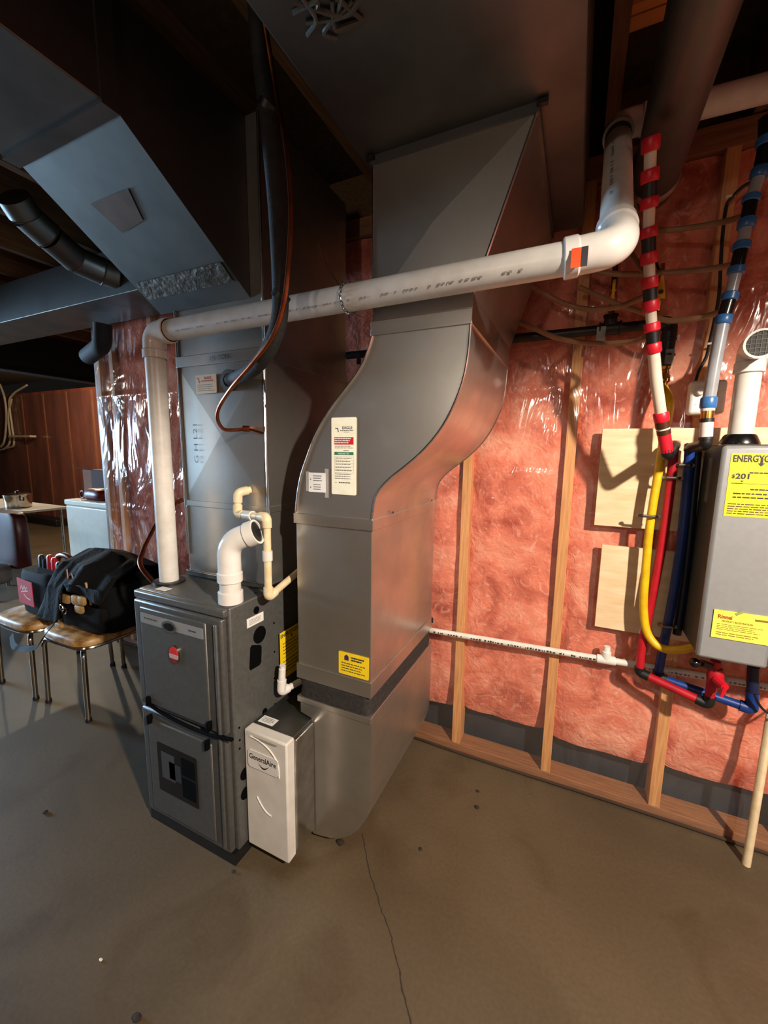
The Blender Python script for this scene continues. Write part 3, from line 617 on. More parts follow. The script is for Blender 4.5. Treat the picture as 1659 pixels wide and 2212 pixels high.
def ellipse(c, a, b, y0, y1, n=22): return MB().prism([(a * math.cos(2 * math.pi * k / n), b * math.sin(2 * math.pi * k / n)) for k in range(n)], lambda u, v: Vector((c.x + u, y0, c.z + v)), lambda u, v: Vector((c.x + u, y1, c.z + v)))
obj('sight_glass_rim', ellipse(gc, .036, .020, FY0 - .012, FY0 - .0155), FURN, ls); obj('sight_glass', ellipse(gc, .025, .013, FY0 - .0155, FY0 - .017), BLACKG, ls)
m = MB(); lsp.words(m, .78, .4, .93, .62, 1, 52, .6, .002); lsp.words(m, .06, .4, .3, .7, 1, 51, .4, .002); obj('lettering', m, INK, ls, smooth=False, kind='stuff')
bc = PY(378, 1413, FY0 - .012)
bd = obj('badge', ellipse(bc, .025, .033, FY0 - .012, FY0 - .017), CHROME, ud, label='red oval maker badge with chrome rim')
def halfell(z0, z1, mm, nm):
    n = 16; pl = []
    for k in range(n + 1):
        z = z0 + (z1 - z0) * k / n; pl.append((.021 * math.sqrt(max(0, 1 - (z / .028) ** 2)), z))
    pl = pl + [(-a, z) for a, z in reversed(pl)]
    obj(nm, MB().prism(pl, lambda u, v: Vector((bc.x + u, FY0 - .017, bc.z + v)), lambda u, v: Vector((bc.x + u, FY0 - .0185, bc.z + v))), mm, bd, smooth=False)
halfell(.003, .0278, REDP, 'badge_field'); halfell(-.014, .001, mat('badge_silver', lin(190, 150, 146), .35), 'badge_band'); halfell(-.0278, -.016, mat('badge_dark_red', lin(130, 14, 20), .35), 'badge_field')
# furnace right side
def sq(x, y): return PX(x, y, FX1 + .001)
def sideblob(nm, pts, mm, th=.002):
    pl = [(p.y, p.z) for p in pts]; return obj(nm, MB().prism(pl, lambda u, v: Vector((FX1, u, v)), lambda u, v: Vector((FX1 + th, u, v))), mm, fu, smooth=False)
def sidedisc(nm, x, y, r, mm=HOLE): q = sq(x, y); return obj(nm, MB().disc((FX1, q.y, q.z), (1, 0, 0), r, .002, 20), mm, fu)
sidedisc('knockout', 561, 1371, .030); sidedisc('wire_hole', 554, 1318, .013); sidedisc('wire_hole', 572, 1537, .012)
sideblob('knockout', [sq(541, 1400), sq(544, 1394), sq(562, 1393), sq(565, 1397), sq(564, 1430), sq(560, 1437), sq(541, 1448), sq(539, 1444)], HOLE)
sidedisc('knockout', 530, 1670, .022); sidedisc('knockout', 531, 1712, .022)
for x, y in ((517, 1572), (518, 1599), (518, 1617), (592, 1346), (593, 1408), (593, 1465), (594, 1521)): sidedisc('screw_hole', x, y, .0035)
a = sq(534, 1358); wsp = sidepanel(FX1, a.y, a.z, a.y + .078, a.z + .032)
ws = obj('rating_label', wsp.plate(.0015), PAPERW, fu); m = MB(); wsp.words(m, .12, .2, .9, .8, 4, 61, .35, .002); obj('lettering', m, INKG, ws, smooth=False, kind='stuff')
a = sq(601, 1460); eg = sidepanel(FX1 + .012, a.y, .555, a.y + .135, .742)
egp = obj('energy_label', eg.plate(.001), YELL, fu, label='yellow energy guide label on furnace side')
m = MB(); eg.text(m, 'ENERGYGUIDE', .03, .885, .014, e=.0016, bold=.02, width=.126); eg.line(m, .5, .87, .5, .8, .006); eg.line(m, .1, .45, .9, .47, .0015); eg.words(m, .12, .5, .9, .78, 4, 62, .25); eg.words(m, .12, .1, .9, .4, 4, 63, .25); obj('lettering', m, INK, egp, smooth=False, kind='stuff')
obj('label_backing', MB().box((FX1, a.y + .01, .57), (FX1 + .0118, a.y + .12, .73)), BLACK, egp, smooth=False)
obj('pipe_gasket', MB().ring((-1.345, .985, FZ), (-1.345, .985, FZ + .008), .055, .03, 24), BLACK, fu)
tpn = Panel((-1.315, .905, FZ + .001), X3, Y3, Z3, .05, .03); obj('top_label', tpn.plate(.0012), PAPERW, fu)
q = PX(566, 1282, FX1); obj('wire_hole', MB().disc((q.x - .03, q.y, FZ), (0, 0, 1), .006, .0015, 12), BLACK, fu)
# ================================================================== AIR FILTER
fl = thing('air_filter_cabinet', (-.86, 1.2, .04), 'white fronted media air filter cabinet between furnace and return drop', 'air filter')
obj('housing', MB().box((-.948, .955, .046), (-.775, 1.60, .475)), GALVD, fl, smooth=False, bevel=.003)
cv = obj('front_cover', MB().box((-.946, .930, .042), (-.768, .972, .480)), FILT, fl, bevel=.006, label='white plastic cover with moulded arc')
obj('side_flange', MB().box((-.776, .972, .05), (-.762, 1.072, .47)), GALVB, fl, bevel=.004)
np_ = frontpanel(-.928, .352, -.802, .415, .9295)
nl = obj('nameplate', np_.plate(.003, .010), mat('nameplate_white', lin(216, 213, 205), .35), cv)
m = MB(); np_.text(m, 'GeneralAire', .05, .52, .0185, e=.0034, bold=.02, width=.112); arc = [np_.p(.35 + .35 * t, .40 - .22 * math.sin(math.pi * t), .0034) for t in [k / 10 for k in range(11)]]
for i in range(10):
    d = Vector((0, 0, .0025 * math.sin(math.pi * (i + .5) / 10) + .0006)); m.add([arc[i] - d, arc[i + 1] - d, arc[i + 1] + d, arc[i] + d], [(0, 1, 2, 3)])
obj('lettering', m, INK, nl, smooth=False, kind='stuff')
arc = [Vector((-.918 + .118 * math.sin(t), .9295, .462 - .085 * (1 - math.cos(t)))) for t in [k * math.pi / 2 / 14 for k in range(15)]] + [Vector((-.80, .9295, .352))]
obj('moulded_arc', MB().tube(arc, .003, 6), mat('cover_ridge', lin(226, 223, 216), .3), cv)
arc = [Vector((-.897 + .06 * t, .9298, .245 - .05 * t - .012 * math.sin(math.pi * t))) for t in [k / 10 for k in range(11)]]
obj('moulded_arc', MB().tube(arc, .003, 6), mat('cover_ridge', lin(226, 223, 216)), cv)
obj('finger_recess', MB().prism([(-.905, .466), (-.80, .466), (-.815, .458), (-.89, .458)], lambda a, b: Vector((a, .9296, b)), lambda a, b: Vector((a, .9288, b))), mat('recess_grey', lin(150, 147, 140), .5), cv, smooth=False)
tl = Panel((-.935, .985, .4755), X3, Y3, Z3, .062, .035); tlo = obj('warning_label', tl.plate(.001), PAPERW, fl); m = MB(); tl.words(m, .1, .15, .9, .85, 4, 71, .4); obj('lettering', m, INKG, tlo, smooth=False, kind='stuff')
# ================================================================== WHITE VENT PIPES
def elbow(nm, path, r, mm, parent, lab=None):     # fitting body with two sockets
    n = len(path); t = MB().tube(path, r * 1.10, 22)
    e = obj(nm, t, mm, parent, label=lab)
    a, b = path[0], path[-1]; da = (path[1] - a).normalized(); db = (path[-2] - b).normalized()
    for p, d in ((a, da), (b, db)): obj('socket', MB().tube([p, p + d * .002, p + d * .026, p + d * .03], [r * 1.12, r * 1.2, r * 1.2, r * 1.1], 22), mm, e)
    return e
VR = .033; VY = .985
vp = thing('exhaust_vent_pipe', (-1.345, VY, FZ), 'long white plastic vent pipe from furnace top across to the right', 'pipe')
V0 = Vector((-1.345, VY, FZ + .001)); Vc = Vector((-1.345, VY, 1.796)); V1 = Vector((-.048, VY, 1.806)); V2 = Vector((.037, VY + .01, 1.815)); V3 = Vector((.035, 1.49, 2.352)); V4 = Vector((1.9, 1.60, 2.37))
obj('riser', MB().tube([V0, Vc - Vector((0, 0, .07))], VR, 24), PVC, vp)
elbow('elbow', fillet([Vc - Vector((0, 0, .085)), Vc, Vc + Vector((.085, 0, 0))], .07, 10), VR, PVCG, vp, 'white elbow above the furnace')
obj('horizontal_run', MB().tube([Vc + Vector((.06, 0, .0)), V1], VR, 24), PVC, vp)
d34 = (V3 - V2).normalized()
e2 = elbow('elbow', fillet([V1 - Vector((.01, 0, 0)), V2 + Vector((.01, 0, .0)), V2 + d34 * .10], .085, 10), VR, PVCG, vp, 'wide white elbow with orange label')
e2p = Panel(PY(1232, 580, VY - VR * 1.24), X3, Z3, -Y3, .030, .036); obj('orange_label', e2p.plate(.001), ORANGE, e2, smooth=False); m = MB(); e2p.rect(m, .62, 0, 1, 1); obj('black_stripe', m, INK, e2, smooth=False)
obj('sloped_riser', MB().tube([V2 + d34 * .07, V3 - d34 * .07], VR, 24), PVC, vp)
elbow('elbow', fillet([V3 - d34 * .085, V3, V3 + (V4 - V3).normalized() * .085], .07, 10), VR, PVCG, vp)
obj('wall_run', MB().tube([V3 + (V4 - V3).normalized() * .06, V4], VR, 24), PVC, vp)
obj('primer_band', MB().tube([V3 - d34 * .125, V3 - d34 * .085], VR * 1.01, 24), mat('primer_dark', lin(52, 48, 40), .5), vp, label='dark primer stain')
pr = MB(); rnd = random.Random(5)                # pipe print along the underside of the run, and on the riser
def printline(mb, a, b, up, n, h, gaps=.35):
    a, b, up = Vector(a), Vector(b), Vector(up).normalized(); L = (b - a).length; d = (b - a).normalized(); t = 0
    while t < L:
        w = rnd.uniform(.003, .010)
        if rnd.random() > gaps: mb.add([a + d * t, a + d * (t + w), a + d * (t + w) + up * h * rnd.uniform(.6, 1), a + d * t + up * h * rnd.uniform(.6, 1)], [(0, 1, 2, 3)])
        t += w + rnd.uniform(.002, .007)
s_, c_ = math.sin(.45), math.cos(.45)
printline(pr, (-1.20, VY - VR * c_ - .0008, 1.796 - VR * s_), (-.12, VY - VR * c_ - .0008, 1.804 - VR * s_), (0, s_ * .6, -c_), 0, .005, .45)
obj('pipe_print', pr, INKL, vp, smooth=False, kind='stuff')
pr = MB(); printline(pr, (-1.345 - VR * .35, VY - VR * .938 - .0008, 1.62), (-1.345 - VR * .35, VY - VR * .938 - .0008, 1.0), (-.9, .3, 0), 0, .006)
obj('pipe_print', pr, INKL, vp, smooth=False, kind='stuff')
pr = MB(); nrm = Vector((-.25, -.66, .30)).normalized(); nrm = (nrm - d34 * nrm.dot(d34)).normalized(); pa = V2 + d34 * .16 + nrm * (VR + .0008); printline(pr, pa, pa + d34 * .36, nrm.cross(d34), 0, .007)
obj('pipe_print', pr, INKL, vp, smooth=False, kind='stuff')
# chain hanger around the run
ch = thing('pipe_hanger_chain', (-.575, VY, 1.77), 'small steel chain looped around the white vent pipe', 'chain')
for k in range(22):
    a = 2 * math.pi * k / 22; c = Vector((-.575 + .004 * math.cos(a), VY + (VR + .004) * math.cos(a), 1.80 + (VR + .004) * math.sin(a)))
    tdir = Vector((0, -math.sin(a), math.cos(a))); sd = X3 if k % 2 else Vector((0, math.cos(a), math.sin(a)))
    lp = [c + tdir * .0065 * math.cos(q) + sd * .004 * math.sin(q) for q in [2 * math.pi * i / 8 for i in range(9)]]
    obj('link', MB().tube(lp, .0012, 5), STEEL, ch)
# intake stub on the furnace top
iv = thing('intake_vent_stub', PZ(498, 1300, FZ + .001), 'short white plastic elbow stub open toward the right on furnace top', 'pipe')
I0 = PZ(499, 1301, FZ + .001)
obj('lower_coupling', MB().tube([I0, I0 + Z3 * .002, I0 + Z3 * .038, I0 + Z3 * .04], [VR * 1.12, VR * 1.18, VR * 1.18, VR * 1.02], 24), PVCG, iv)
obj('nipple', MB().tube([I0 + Z3 * .03, I0 + Z3 * .09], VR, 24), PVC, iv)
ie = fillet([I0 + Z3 * .072, I0 + Z3 * .20, I0 + Vector((.085, .03, .235))], .13, 10)
obj('elbow', MB().tube(ie, VR * 1.1, 24), PVCG, iv)
obj('socket', MB().tube([I0 + Z3 * .07, I0 + Z3 * .072, I0 + Z3 * .1, I0 + Z3 * .104], [VR * 1.1, VR * 1.2, VR * 1.2, VR * 1.1], 24), PVCG, iv)
dd = (ie[-1] - ie[-2]).normalized(); obj('open_socket', MB().ring(ie[-1] - dd * .026, ie[-1] + dd * .006, VR * 1.22, VR * 1.02, 26), PVCG, iv)
obj('bore', MB().disc(ie[-1] + dd * .0004, dd, VR * 1.03, .0015, 24), BLACK, iv)
# cream drain from the coil
cr_ = thing('coil_drain_pipe', PY(540, 1290, 1.03), 'cream plastic condensate drain zigzagging down from the coil case', 'pipe')
R1 = .0122
c0, c1 = PY(541, 1058, PY0), PY(514, 1064, 1.045); c2, c3, c4, c5 = PY(513, 1111, 1.04), PY(576, 1117, 1.0), PY(580, 1290, 1.0), PY(648, 1232, 1.18)
cp = [c0, c1, c2, c3, c4, c5]
obj('pipe_length', MB().tube(fillet(cp, .012, 4), R1, 14), CPVC, cr_)
for p, a, b in ((c1, c0, c2), (c2, c1, c3), (c3, c2, c4), (c4, c3, c5)):
    da, db = (a - p).normalized(), (b - p).normalized(); L1 = min(.034, (a - p).length * .8); L2 = min(.034, (b - p).length * .6)
    obj('elbow', MB().tube(fillet([p + da * L1, p, p + db * L2], .014, 5), R1 * 1.28, 16), CPVC, cr_)
for p, q, t in ((c3, c4, .47), (c2, c3, .42)):
    d = (q - p); obj('coupling', MB().tube([p + d * (t - .055 if q is c4 else t - .16), p + d * (t + .065 if q is c4 else t + .12)], R1 * 1.32, 16), PVC, cr_)
# small white trap on furnace side
tp_ = thing('furnace_drain_trap', PY(608, 1500, 1.12), 'small white drain tee with open riser beside the furnace', 'pipe')
q0, q1, q2 = PY(610, 1437, 1.08), PY(608, 1494, 1.08), PY(648, 1472, 1.16)
obj('riser', MB().tube([q0, q0 + (q1 - q0) * .1, q0 + (q1 - q0) * .12, q1], [.010, .010, .0125, .0135], 14), PVCG, tp_)
obj('tee', MB().tube(fillet([q1 + (q0 - q1) * .45, q1, q1 + (q2 - q1) * .35], .012, 5), .0165, 16), PVCG, tp_)
obj('outlet', MB().tube([q1, q2], .012, 14), PVC, tp_)
# ================================================================== REFRIGERANT LINES
ins = thing('insulated_refrigerant_line', PY(500, 820, .95), 'thick black foam insulated line drooping into the plenum', 'pipe')
ip = [PY(498, 820, 1.075), PY(520, 812, .95), PY(552, 792, .90), PY(580, 755, .87), PY(600, 705, .86), PY(606, 650, .86), PY(604, 560, .86), PY(596, 430, .87), PY(583, 300, .88), PY(574, 220, .88), PY(562, 120, .87), PY(556, 40, .84), PY(552, -30, .80)]
obj('foam_sleeve', MB().tube(spline(ip, 6), .0205, 16), RUBBER, ins)
for x, y, Y in ((606, 640, .86), (577, 232, .88)): q = PY(x, y, Y); obj('cable_tie', MB().tube([q + Vector((-.004, 0, -.006)), q + Vector((.006, 0, .006))], .0235, 16), BLACK, ins)
cl = spline([PY(534, 926, 1.08), PY(505, 929, 1.02), PY(482, 926, .98), PY(470, 905, .95), PY(474, 878, .93), PY(502, 835, .89), PY(545, 785, .86), PY(588, 728, .84), PY(612, 660, .835), PY(624, 560, .835), PY(628, 440, .84), PY(618, 320, .85), PY(602, 230, .855), PY(590, 160, .85), PY(577, 80, .83), PY(566, 10, .81)], 7)
lq = thing('copper_liquid_line', PY(534, 926, 1.07), 'thin bare copper line looping beside the black insulated line', 'pipe')
obj('tube', MB().tube(cl, .0058, 10), COPPER, lq); q = PY(535, 926, PY0 - .012); obj('flare_nut', MB().tube([q + Vector((-.012, -.01, 0)), q + Vector((.006, .003, 0))], .010, 6), COPPER, lq)
obj('stub', MB().tube([q, PY(568, 936, PY0 - .004)], .004, 8), COPPER, lq)
gl_ = thing('copper_gas_branch', PY(306, 1262, 1.0), 'bent copper tube passing behind the white vent riser', 'pipe')
obj('tube', MB().tube(spline([Vector((FX0 - .004, .99, .86)), PY(305, 1225, 1.0), PY(309, 1190, 1.05), PY(322, 1160, 1.12), PY(350, 1112, 1.25), PY(384, 1084, 1.42)], 7), .009, 10), COPPER, gl_)
obj('fitting', MB().tube([PY(384, 1084, 1.42), PY(392, 1080, 1.46)], .013, 8), BRASS, gl_)
obj('thermostat_wire', MB().tube(spline([PY(686, 510, 1.4), PY(694, 545, 1.4), PY(708, 580, 1.4), PY(728, 610, 1.4), PY(740, 640, 1.42)], 6), .004, 6), mat('brown_wire', lin(120, 80, 58), .5), label='thin brown wire hanging behind the vent pipe', cat='wire')
# ================================================================== BLACK GAS PIPE ALONG THE WALL
GYY = 1.698
gp = thing('black_gas_pipe', (-.1, GYY, 1.84), 'black iron gas pipe running along the wall behind the ducts', 'pipe')
g0, g1 = Vector((-1.0, GYY, 1.844)), PY(1448, 700, GYY); g1.z = 1.844
gz = 1.844
obj('pipe_length', MB().tube([g0, Vector((g1.x - .02, GYY, gz))], .0165, 16), BPIPE, gp)
def fitting(p, d, L, r=.021): d = Vector(d).normalized(); return MB().tube([p - d * L, p - d * (L - .006), p - d * (L - .008), p + d * (L - .008), p + d * (L - .006), p + d * L], [r * 1.15, r * 1.15, r, r, r * 1.15, r * 1.15], 16)
tx = PY(1318, 703, GYY).x; T = Vector((tx, GYY, gz))
tee = obj('tee', fitting(T, (1, 0, 0), .035), BPIPE, gp); obj('branch', fitting(T + Z3 * .028, (0, 0, 1), .018), BPIPE, tee)
gtop = PY(1322, 575, GYY).z
obj('riser_nipple', MB().tube([T + Z3 * .04, Vector((tx, GYY, gtop + .2))], .0085, 12), BPIPE, gp)
v1 = obj('shutoff_valve', MB().tube([T + Z3 * .06, T + Z3 * .066, T + Z3 * .085, T + Z3 * .10, T + Z3 * .12, T + Z3 * .126], [.013, .013, .010, .015, .010, .013], 10), BRASS, gp)
obj('lever', MB().box(T + Vector((-.005, -.022, .085)), T + Vector((.005, -.017, .155))), mat('yellow_lever', lin(220, 168, 40), .4), v1, bevel=.002)
E1 = Vector((g1.x, GYY, gz))
obj('elbow', MB().tube(fillet([E1 - X3 * .045, E1, E1 - Z3 * .05], .025, 6), .0225, 16), BPIPE, gp)
dz = PY(1456, 790, GYY).z
obj('drop_nipple', MB().tube([E1 - Z3 * .03, Vector((g1.x, GYY, dz))], .0165, 14), BPIPE, gp)
obj('coupling', fitting(Vector((g1.x, GYY, (gz + dz) / 2 - .01)), (0, 0, 1), .028), BPIPE, gp)
b0 = Vector((g1.x, GYY, dz)); v2 = obj('gas_cock', MB().tube([b0, b0 - Z3 * .01, b0 - Z3 * .012, b0 - Z3 * .03, b0 - Z3 * .032, b0 - Z3 * .05, b0 - Z3 * .055, b0 - Z3 * .075], [.015, .015, .011, .014, .017, .017, .011, .010], 10), BRASS, gp)
obj('cock_stem', MB().disc(b0 + Vector((0, -.012, -.035)), (0, -1, 0), .010, .012, 12), BRASS, v2)
q = PY(1298, 725, GYY - .02); hk = obj('strap', MB().box(q + Vector((-.014, -.002, -.035)), q + Vector((.014, .002, .03))), STEEL, gp, smooth=False)
q = PY(1446, 768, GYY - .02); obj('strap', MB().box(q + Vector((-.012, -.002, -.028)), q + Vector((.012, .002, .02))), STEEL, gp, smooth=False)
q = PY(775, 772, GYY - .02); obj('strap', MB().box(q + Vector((-.01, -.002, -.03)), q + Vector((.01, .002, .02))), BPIPE, gp, smooth=False)
# second valve behind the red manifold
wv = thing('yellow_lever_valve', PY(1425, 640, 1.62), 'brass valve with yellow lever hanging behind the red manifold', 'valve')
q = PY(1425, 636, 1.60)
obj('body', MB().tube([q - Z3 * .05, q - Z3 * .02, q, q + Z3 * .03, q + Z3 * .09], [.007, .010, .014, .009, .006], 10), BRASS, wv)
obj('lever', MB().hexa([q + Vector((a, b - .016, c)) for c, w in ((-.018, .014), (.05, .004)) for a, b in ((-w, -.003), (w, -.003), (w, .003), (-w, .003))]), mat('yellow_lever', lin(220, 168, 40)), wv, bevel=.002)
obj('stem_nut', MB().disc(q + Vector((0, -.019, 0)), (0, -1, 0), .007, .006, 6), CHROME, wv)
obj('cable', MB().tube(spline([q + Z3 * .08, PY(1424, 585, 1.62), PY(1412, 545, 1.66)], 5), .004, 6), BLACK, wv)
# ================================================================== MANIFOLDS
MYR = 1.50
def along(pts, y, Y):         # centre of the manifold; the hot one leans out under the round duct at its top
    if pts is rp: Y = 1.265 + .235 * (y - 294) / 691
    for (xa, ya), (xb, yb) in zip(pts, pts[1:]):
        if ya <= y <= yb: return PY(xa + (xb - xa) * (y - ya) / (yb - ya), y, Y)
    return PY(*pts[-1], Y)
rp = [(1406, 294), (1404, 360), (1403, 430), (1401, 500), (1402, 560), (1404, 640), (1407, 690), (1411, 750), (1417, 820), (1429, 905), (1442, 985)]
rm = thing('hot_water_manifold', PY(1442, 985, MYR), 'hot manifold of red rings, white tube and black tees hanging by the heater', 'manifold')
seg = lambda a, b, r, nm, mm, par, pts, Y=MYR: obj(nm, MB().tube([along(pts, a, Y), along(pts, (a + b) / 2, Y), along(pts, b, Y)], r, 16), mm, par)
seg(322, 370, .0135, 'tube_section', PEXW, rm, rp)
for a, b in ((451, 491), (571, 598), (673, 697)): seg(a - 6, b + 6, .0135, 'tube_section', PEXW, rm, rp)
seg(752, 900, .0155, 'long_tube', PEXW, rm, rp)
for a, b in ((395, 426), (514, 544), (623, 648), (716, 741)): seg(a - 10, b + 10, .0165, 'tee', BLACK, rm, rp)
for a, b in ((296, 329), (366, 395), (427, 451), (491, 514), (545, 571), (598, 623), (649, 673), (697, 716), (741, 763), (891, 911)):
    p, q = along(rp, a, MYR), along(rp, b, MYR); obj('clamp_ring', MB().tube([p, p.lerp(q, .12), p.lerp(q, .88), q], [.0185, .0205, .0205, .0185], 18), REDR, rm)
seg(911, 924, .0195, 'union_nut', mat('dark_brass', lin(96, 66, 44), .4, .7), rm, rp); seg(924, 928, .0175, 'washer', PVC, rm, rp); seg(928, 938, .0185, 'union_nut', mat('dark_brass', lin(96, 66, 44)), rm, rp)
seg(936, 976, .0175, 'red_sleeve', REDR, rm, rp)
RT = PY(1457, 962, 1.66)
obj('elbow', MB().tube(fillet([along(rp, 970, MYR), along(rp, 984, MYR), RT], .02, 5), .0175, 14), BLACK, rm)
bpx = [(1656, 250), (1654, 309), (1641, 376), (1622, 431), (1613, 483), (1602, 532), (1590, 587), (1577, 639), (1563, 688), (1546, 775), (1530, 870), (1527, 905), (1524, 960)]
bm2 = thing('cold_water_manifold', PY(1524, 960, MYR), 'cold manifold of blue rings and black tees standing left of white vent', 'manifold')
for a, b in ((385, 422), (494, 523), (593, 632)): seg(a - 6, b + 6, .0145, 'tube_section', PEXC, bm2, bpx)
seg(698, 862, .0165, 'long_tube', PEXC, bm2, bpx)
for a, b in ((262, 362), (437, 472), (541, 576), (650, 681)): seg(a - 8, b + 8, .0165, 'tee', BLACKG, bm2, bpx)
for a, b in ((296, 316), (362, 385), (422, 437), (472, 494), (523, 541), (576, 593), (632, 650), (681, 701), (858, 882)):
    p, q = along(bpx, a, MYR), along(bpx, b, MYR); obj('clamp_ring', MB().tube([p, p.lerp(q, .12), p.lerp(q, .88), q], [.0185, .0205, .0205, .0185], 18), BLUER, bm2)
seg(882, 888, .0175, 'washer', PVC, bm2, bpx); seg(888, 904, .0165, 'union_nut', BRASS, bm2, bpx); seg(904, 912, .018, 'black_collar', BLACK, bm2, bpx)
seg(912, 944, .0165, 'white_sleeve', PVC, bm2, bpx); seg(944, 950, .019, 'black_collar', BLACK, bm2, bpx)
BT = PY(1490, 968, 1.66)
obj('elbow', MB().tube(fillet([along(bpx, 948, MYR), along(bpx, 960, MYR), BT], .02, 5), .0165, 14), BLACK, bm2)
# pex branches
px_ = [
 ('tan plastic water tube from top cold tee crossing left', [(1605, 468, 1.52), (1560, 480, 1.58), (1490, 492, 1.62), (1430, 497, 1.64), (1395, 486, 1.67)]),
 ('tan plastic water tube from second cold tee behind the red manifold', [(1592, 570, 1.52), (1540, 580, 1.56), (1460, 588, 1.59), (1380, 592, 1.6), (1300, 588, 1.62), (1240, 560, 1.64)]),
 ('tan plastic water tube from lowest cold tee dipping behind the gas drop', [(1568, 668, 1.52), (1530, 682, 1.55), (1470, 692, 1.58), (1430, 690, 1.6), (1380, 672, 1.62), (1330, 655, 1.63), (1250, 620, 1.64)]),
 ('tan plastic water tube sagging left from a hot tee near gas valve', [(1404, 636, 1.40), (1380, 646, 1.50), (1330, 664, 1.58), (1270, 668, 1.6), (1210, 652, 1.61), (1150, 618, 1.62)]),
 ('long tan plastic water tube sagging below the black gas pipe', [(1408, 728, 1.43), (1370, 738, 1.52), (1290, 742, 1.58), (1210, 732, 1.6), (1150, 708, 1.64), (1115, 694, 1.685), (1085, 690, 1.694)]),
 ('pale water tube curving up from upper hot tee', [(1400, 529, 1.365), (1388, 512, 1.45), (1374, 470, 1.55), (1362, 420, 1.62), (1350, 360, 1.65)]),
 ('tan plastic water tube rising left behind the vent elbow', [(1404, 600, 1.38), (1372, 560, 1.50), (1340, 500, 1.62), (1325, 430, 1.65)])]
for lab, pts in px_: obj('water_tube', MB().tube(spline([PY(*p) for p in pts], 7), .0085, 10), PEXT, label=lab, cat='tube', group='plastic water tubes on the wall')
# ================================================================== RISERS BESIDE THE HEATER
WY = 1.69
yg = thing('yellow_gas_hose', PY(1460, 1402, 1.62), 'yellow flexible gas hose hooking under the water heater', 'hose')
yp = [b0 - Z3 * .07, PY(1446, 872, 1.64), PY(1436, 930, 1.65), PY(1424, 1010, 1.66), PY(1412, 1080, 1.66), PY(1402, 1150, 1.66), PY(1394, 1240, 1.66), PY(1390, 1310, 1.655), PY(1396, 1360, 1.65), PY(1412, 1388, 1.64), PY(1436, 1402, 1.63), PY(1466, 1404, 1.62), PY(1500, 1398, 1.62)]
obj('hose', MB().tube(spline(yp, 7), .0135, 14), YGAS, yg)
def clamp(par, x, y, Y, w):
    q = PY(x, y, Y); c = obj('pipe_clamp', MB().tube([q + Vector((-w, -.002, 0)), q + Vector((-w * .55, -.016, 0)), q + Vector((w * .55, -.016, 0)), q + Vector((w, -.002, 0))], .005, 8), STEEL, par)
    for s in (-1, 1): obj('clamp_screw', MB().disc(q + Vector((s * w, -.004, 0)), (0, -1, 0), .006, .004, 8), STEEL, c)
clamp(yg, 1400, 1114, 1.65, .030)
rr = thing('red_hot_riser', PY(1378, 1445, 1.66), 'red hot water pipe descending left of the heater', 'pipe')
RB = PY(1381, 1452, 1.66)
obj('pipe_length', MB().tube(spline([RT, PY(1450, 1030, 1.67), PY(1434, 1150, 1.67), PY(1416, 1250, 1.67), PY(1400, 1330, 1.67), PY(1386, 1400, 1.665), RB], 6), .0145, 14), REDT, rr)
obj('top_cap', MB().tube([RT - Z3 * .01, RT + Z3 * .012, RT + Z3 * .016], [.0165, .0165, .012], 14), mat('pink_cap', lin(206, 120, 100), .4), rr)
clamp(rr, 1450, 1032, 1.66, .026)
RH = PY(1530, 1522, 1.60); RU = PY(1546, 1428, 1.60)
obj('elbow', MB().tube(fillet([RB + Z3 * .02, RB, RB.lerp(RH, .15)], .014, 5), .0175, 14), BLACK, rr)
obj('cross_run', MB().tube([RB, RH], .0145, 14), REDT, rr); obj('elbow', MB().tube(fillet([RH.lerp(RB, .16), RH, RH.lerp(RU, .2)], .014, 5), .0175, 14), BLACK, rr)
obj('heater_connection', MB().tube([RH, RU], .0145, 14), REDT, rr)
q = PY(1545, 1462, 1.60); vv = obj('service_valve', MB().tube([q - Z3 * .03, q - Z3 * .022, q, q + Z3 * .022, q + Z3 * .03], [.017, .021, .024, .021, .017], 12), REDT, rr)
obj('valve_stem', MB().tube([q + Vector((0, -.02, 0)), q + Vector((.012, -.055, -.004))], [.015, .012], 10), REDR, vv); obj('valve_lever', MB().tube([q + Vector((.012, -.055, -.004)), q + Vector((.004, -.06, -.035))], [.007, .005], 8), REDR, vv)
bb = thing('blue_cold_riser', PY(1420, 1458, 1.69), 'dark blue cold water pipe descending beside the heater', 'pipe')
BB = PY(1421, 1462, 1.69)
obj('pipe_length', MB().tube(spline([BT, PY(1484, 1050, 1.68), PY(1474, 1150, 1.68), PY(1460, 1250, 1.68), PY(1444, 1340, 1.685), PY(1430, 1410, 1.69), BB], 6), .0145, 14), BLUET, bb)
obj('top_cap', MB().tube([BT - Z3 * .01, BT + Z3 * .012, BT + Z3 * .016], [.0165, .0165, .012], 14), BLACKG, bb)
clamp(bb, 1476, 1005, 1.665, .024); clamp(bb, 1440, 1350, 1.675, .024)
BH = PY(1624, 1532, 1.64); BU = PY(1628, 1440, 1.64)
obj('elbow', MB().tube(fillet([BB + Z3 * .02, BB, BB.lerp(BH, .1)], .014, 5), .0175, 14), BLACK, bb)
obj('cross_run', MB().tube([BB, BH], .0145, 14), BLUET, bb); obj('elbow', MB().tube(fillet([BH.lerp(BB, .12), BH, BH.lerp(BU, .4)], .014, 5), .0185, 14), BLUET, bb)
obj('heater_connection', MB().tube([BH, BU], .0165, 14), mat('dark_blue_valve', lin(24, 32, 62), .4), bb)
b2 = thing('blue_recirculation_pipe', PY(1470, 1400, 1.7), 'second near-black blue pipe behind the cold riser', 'pipe')
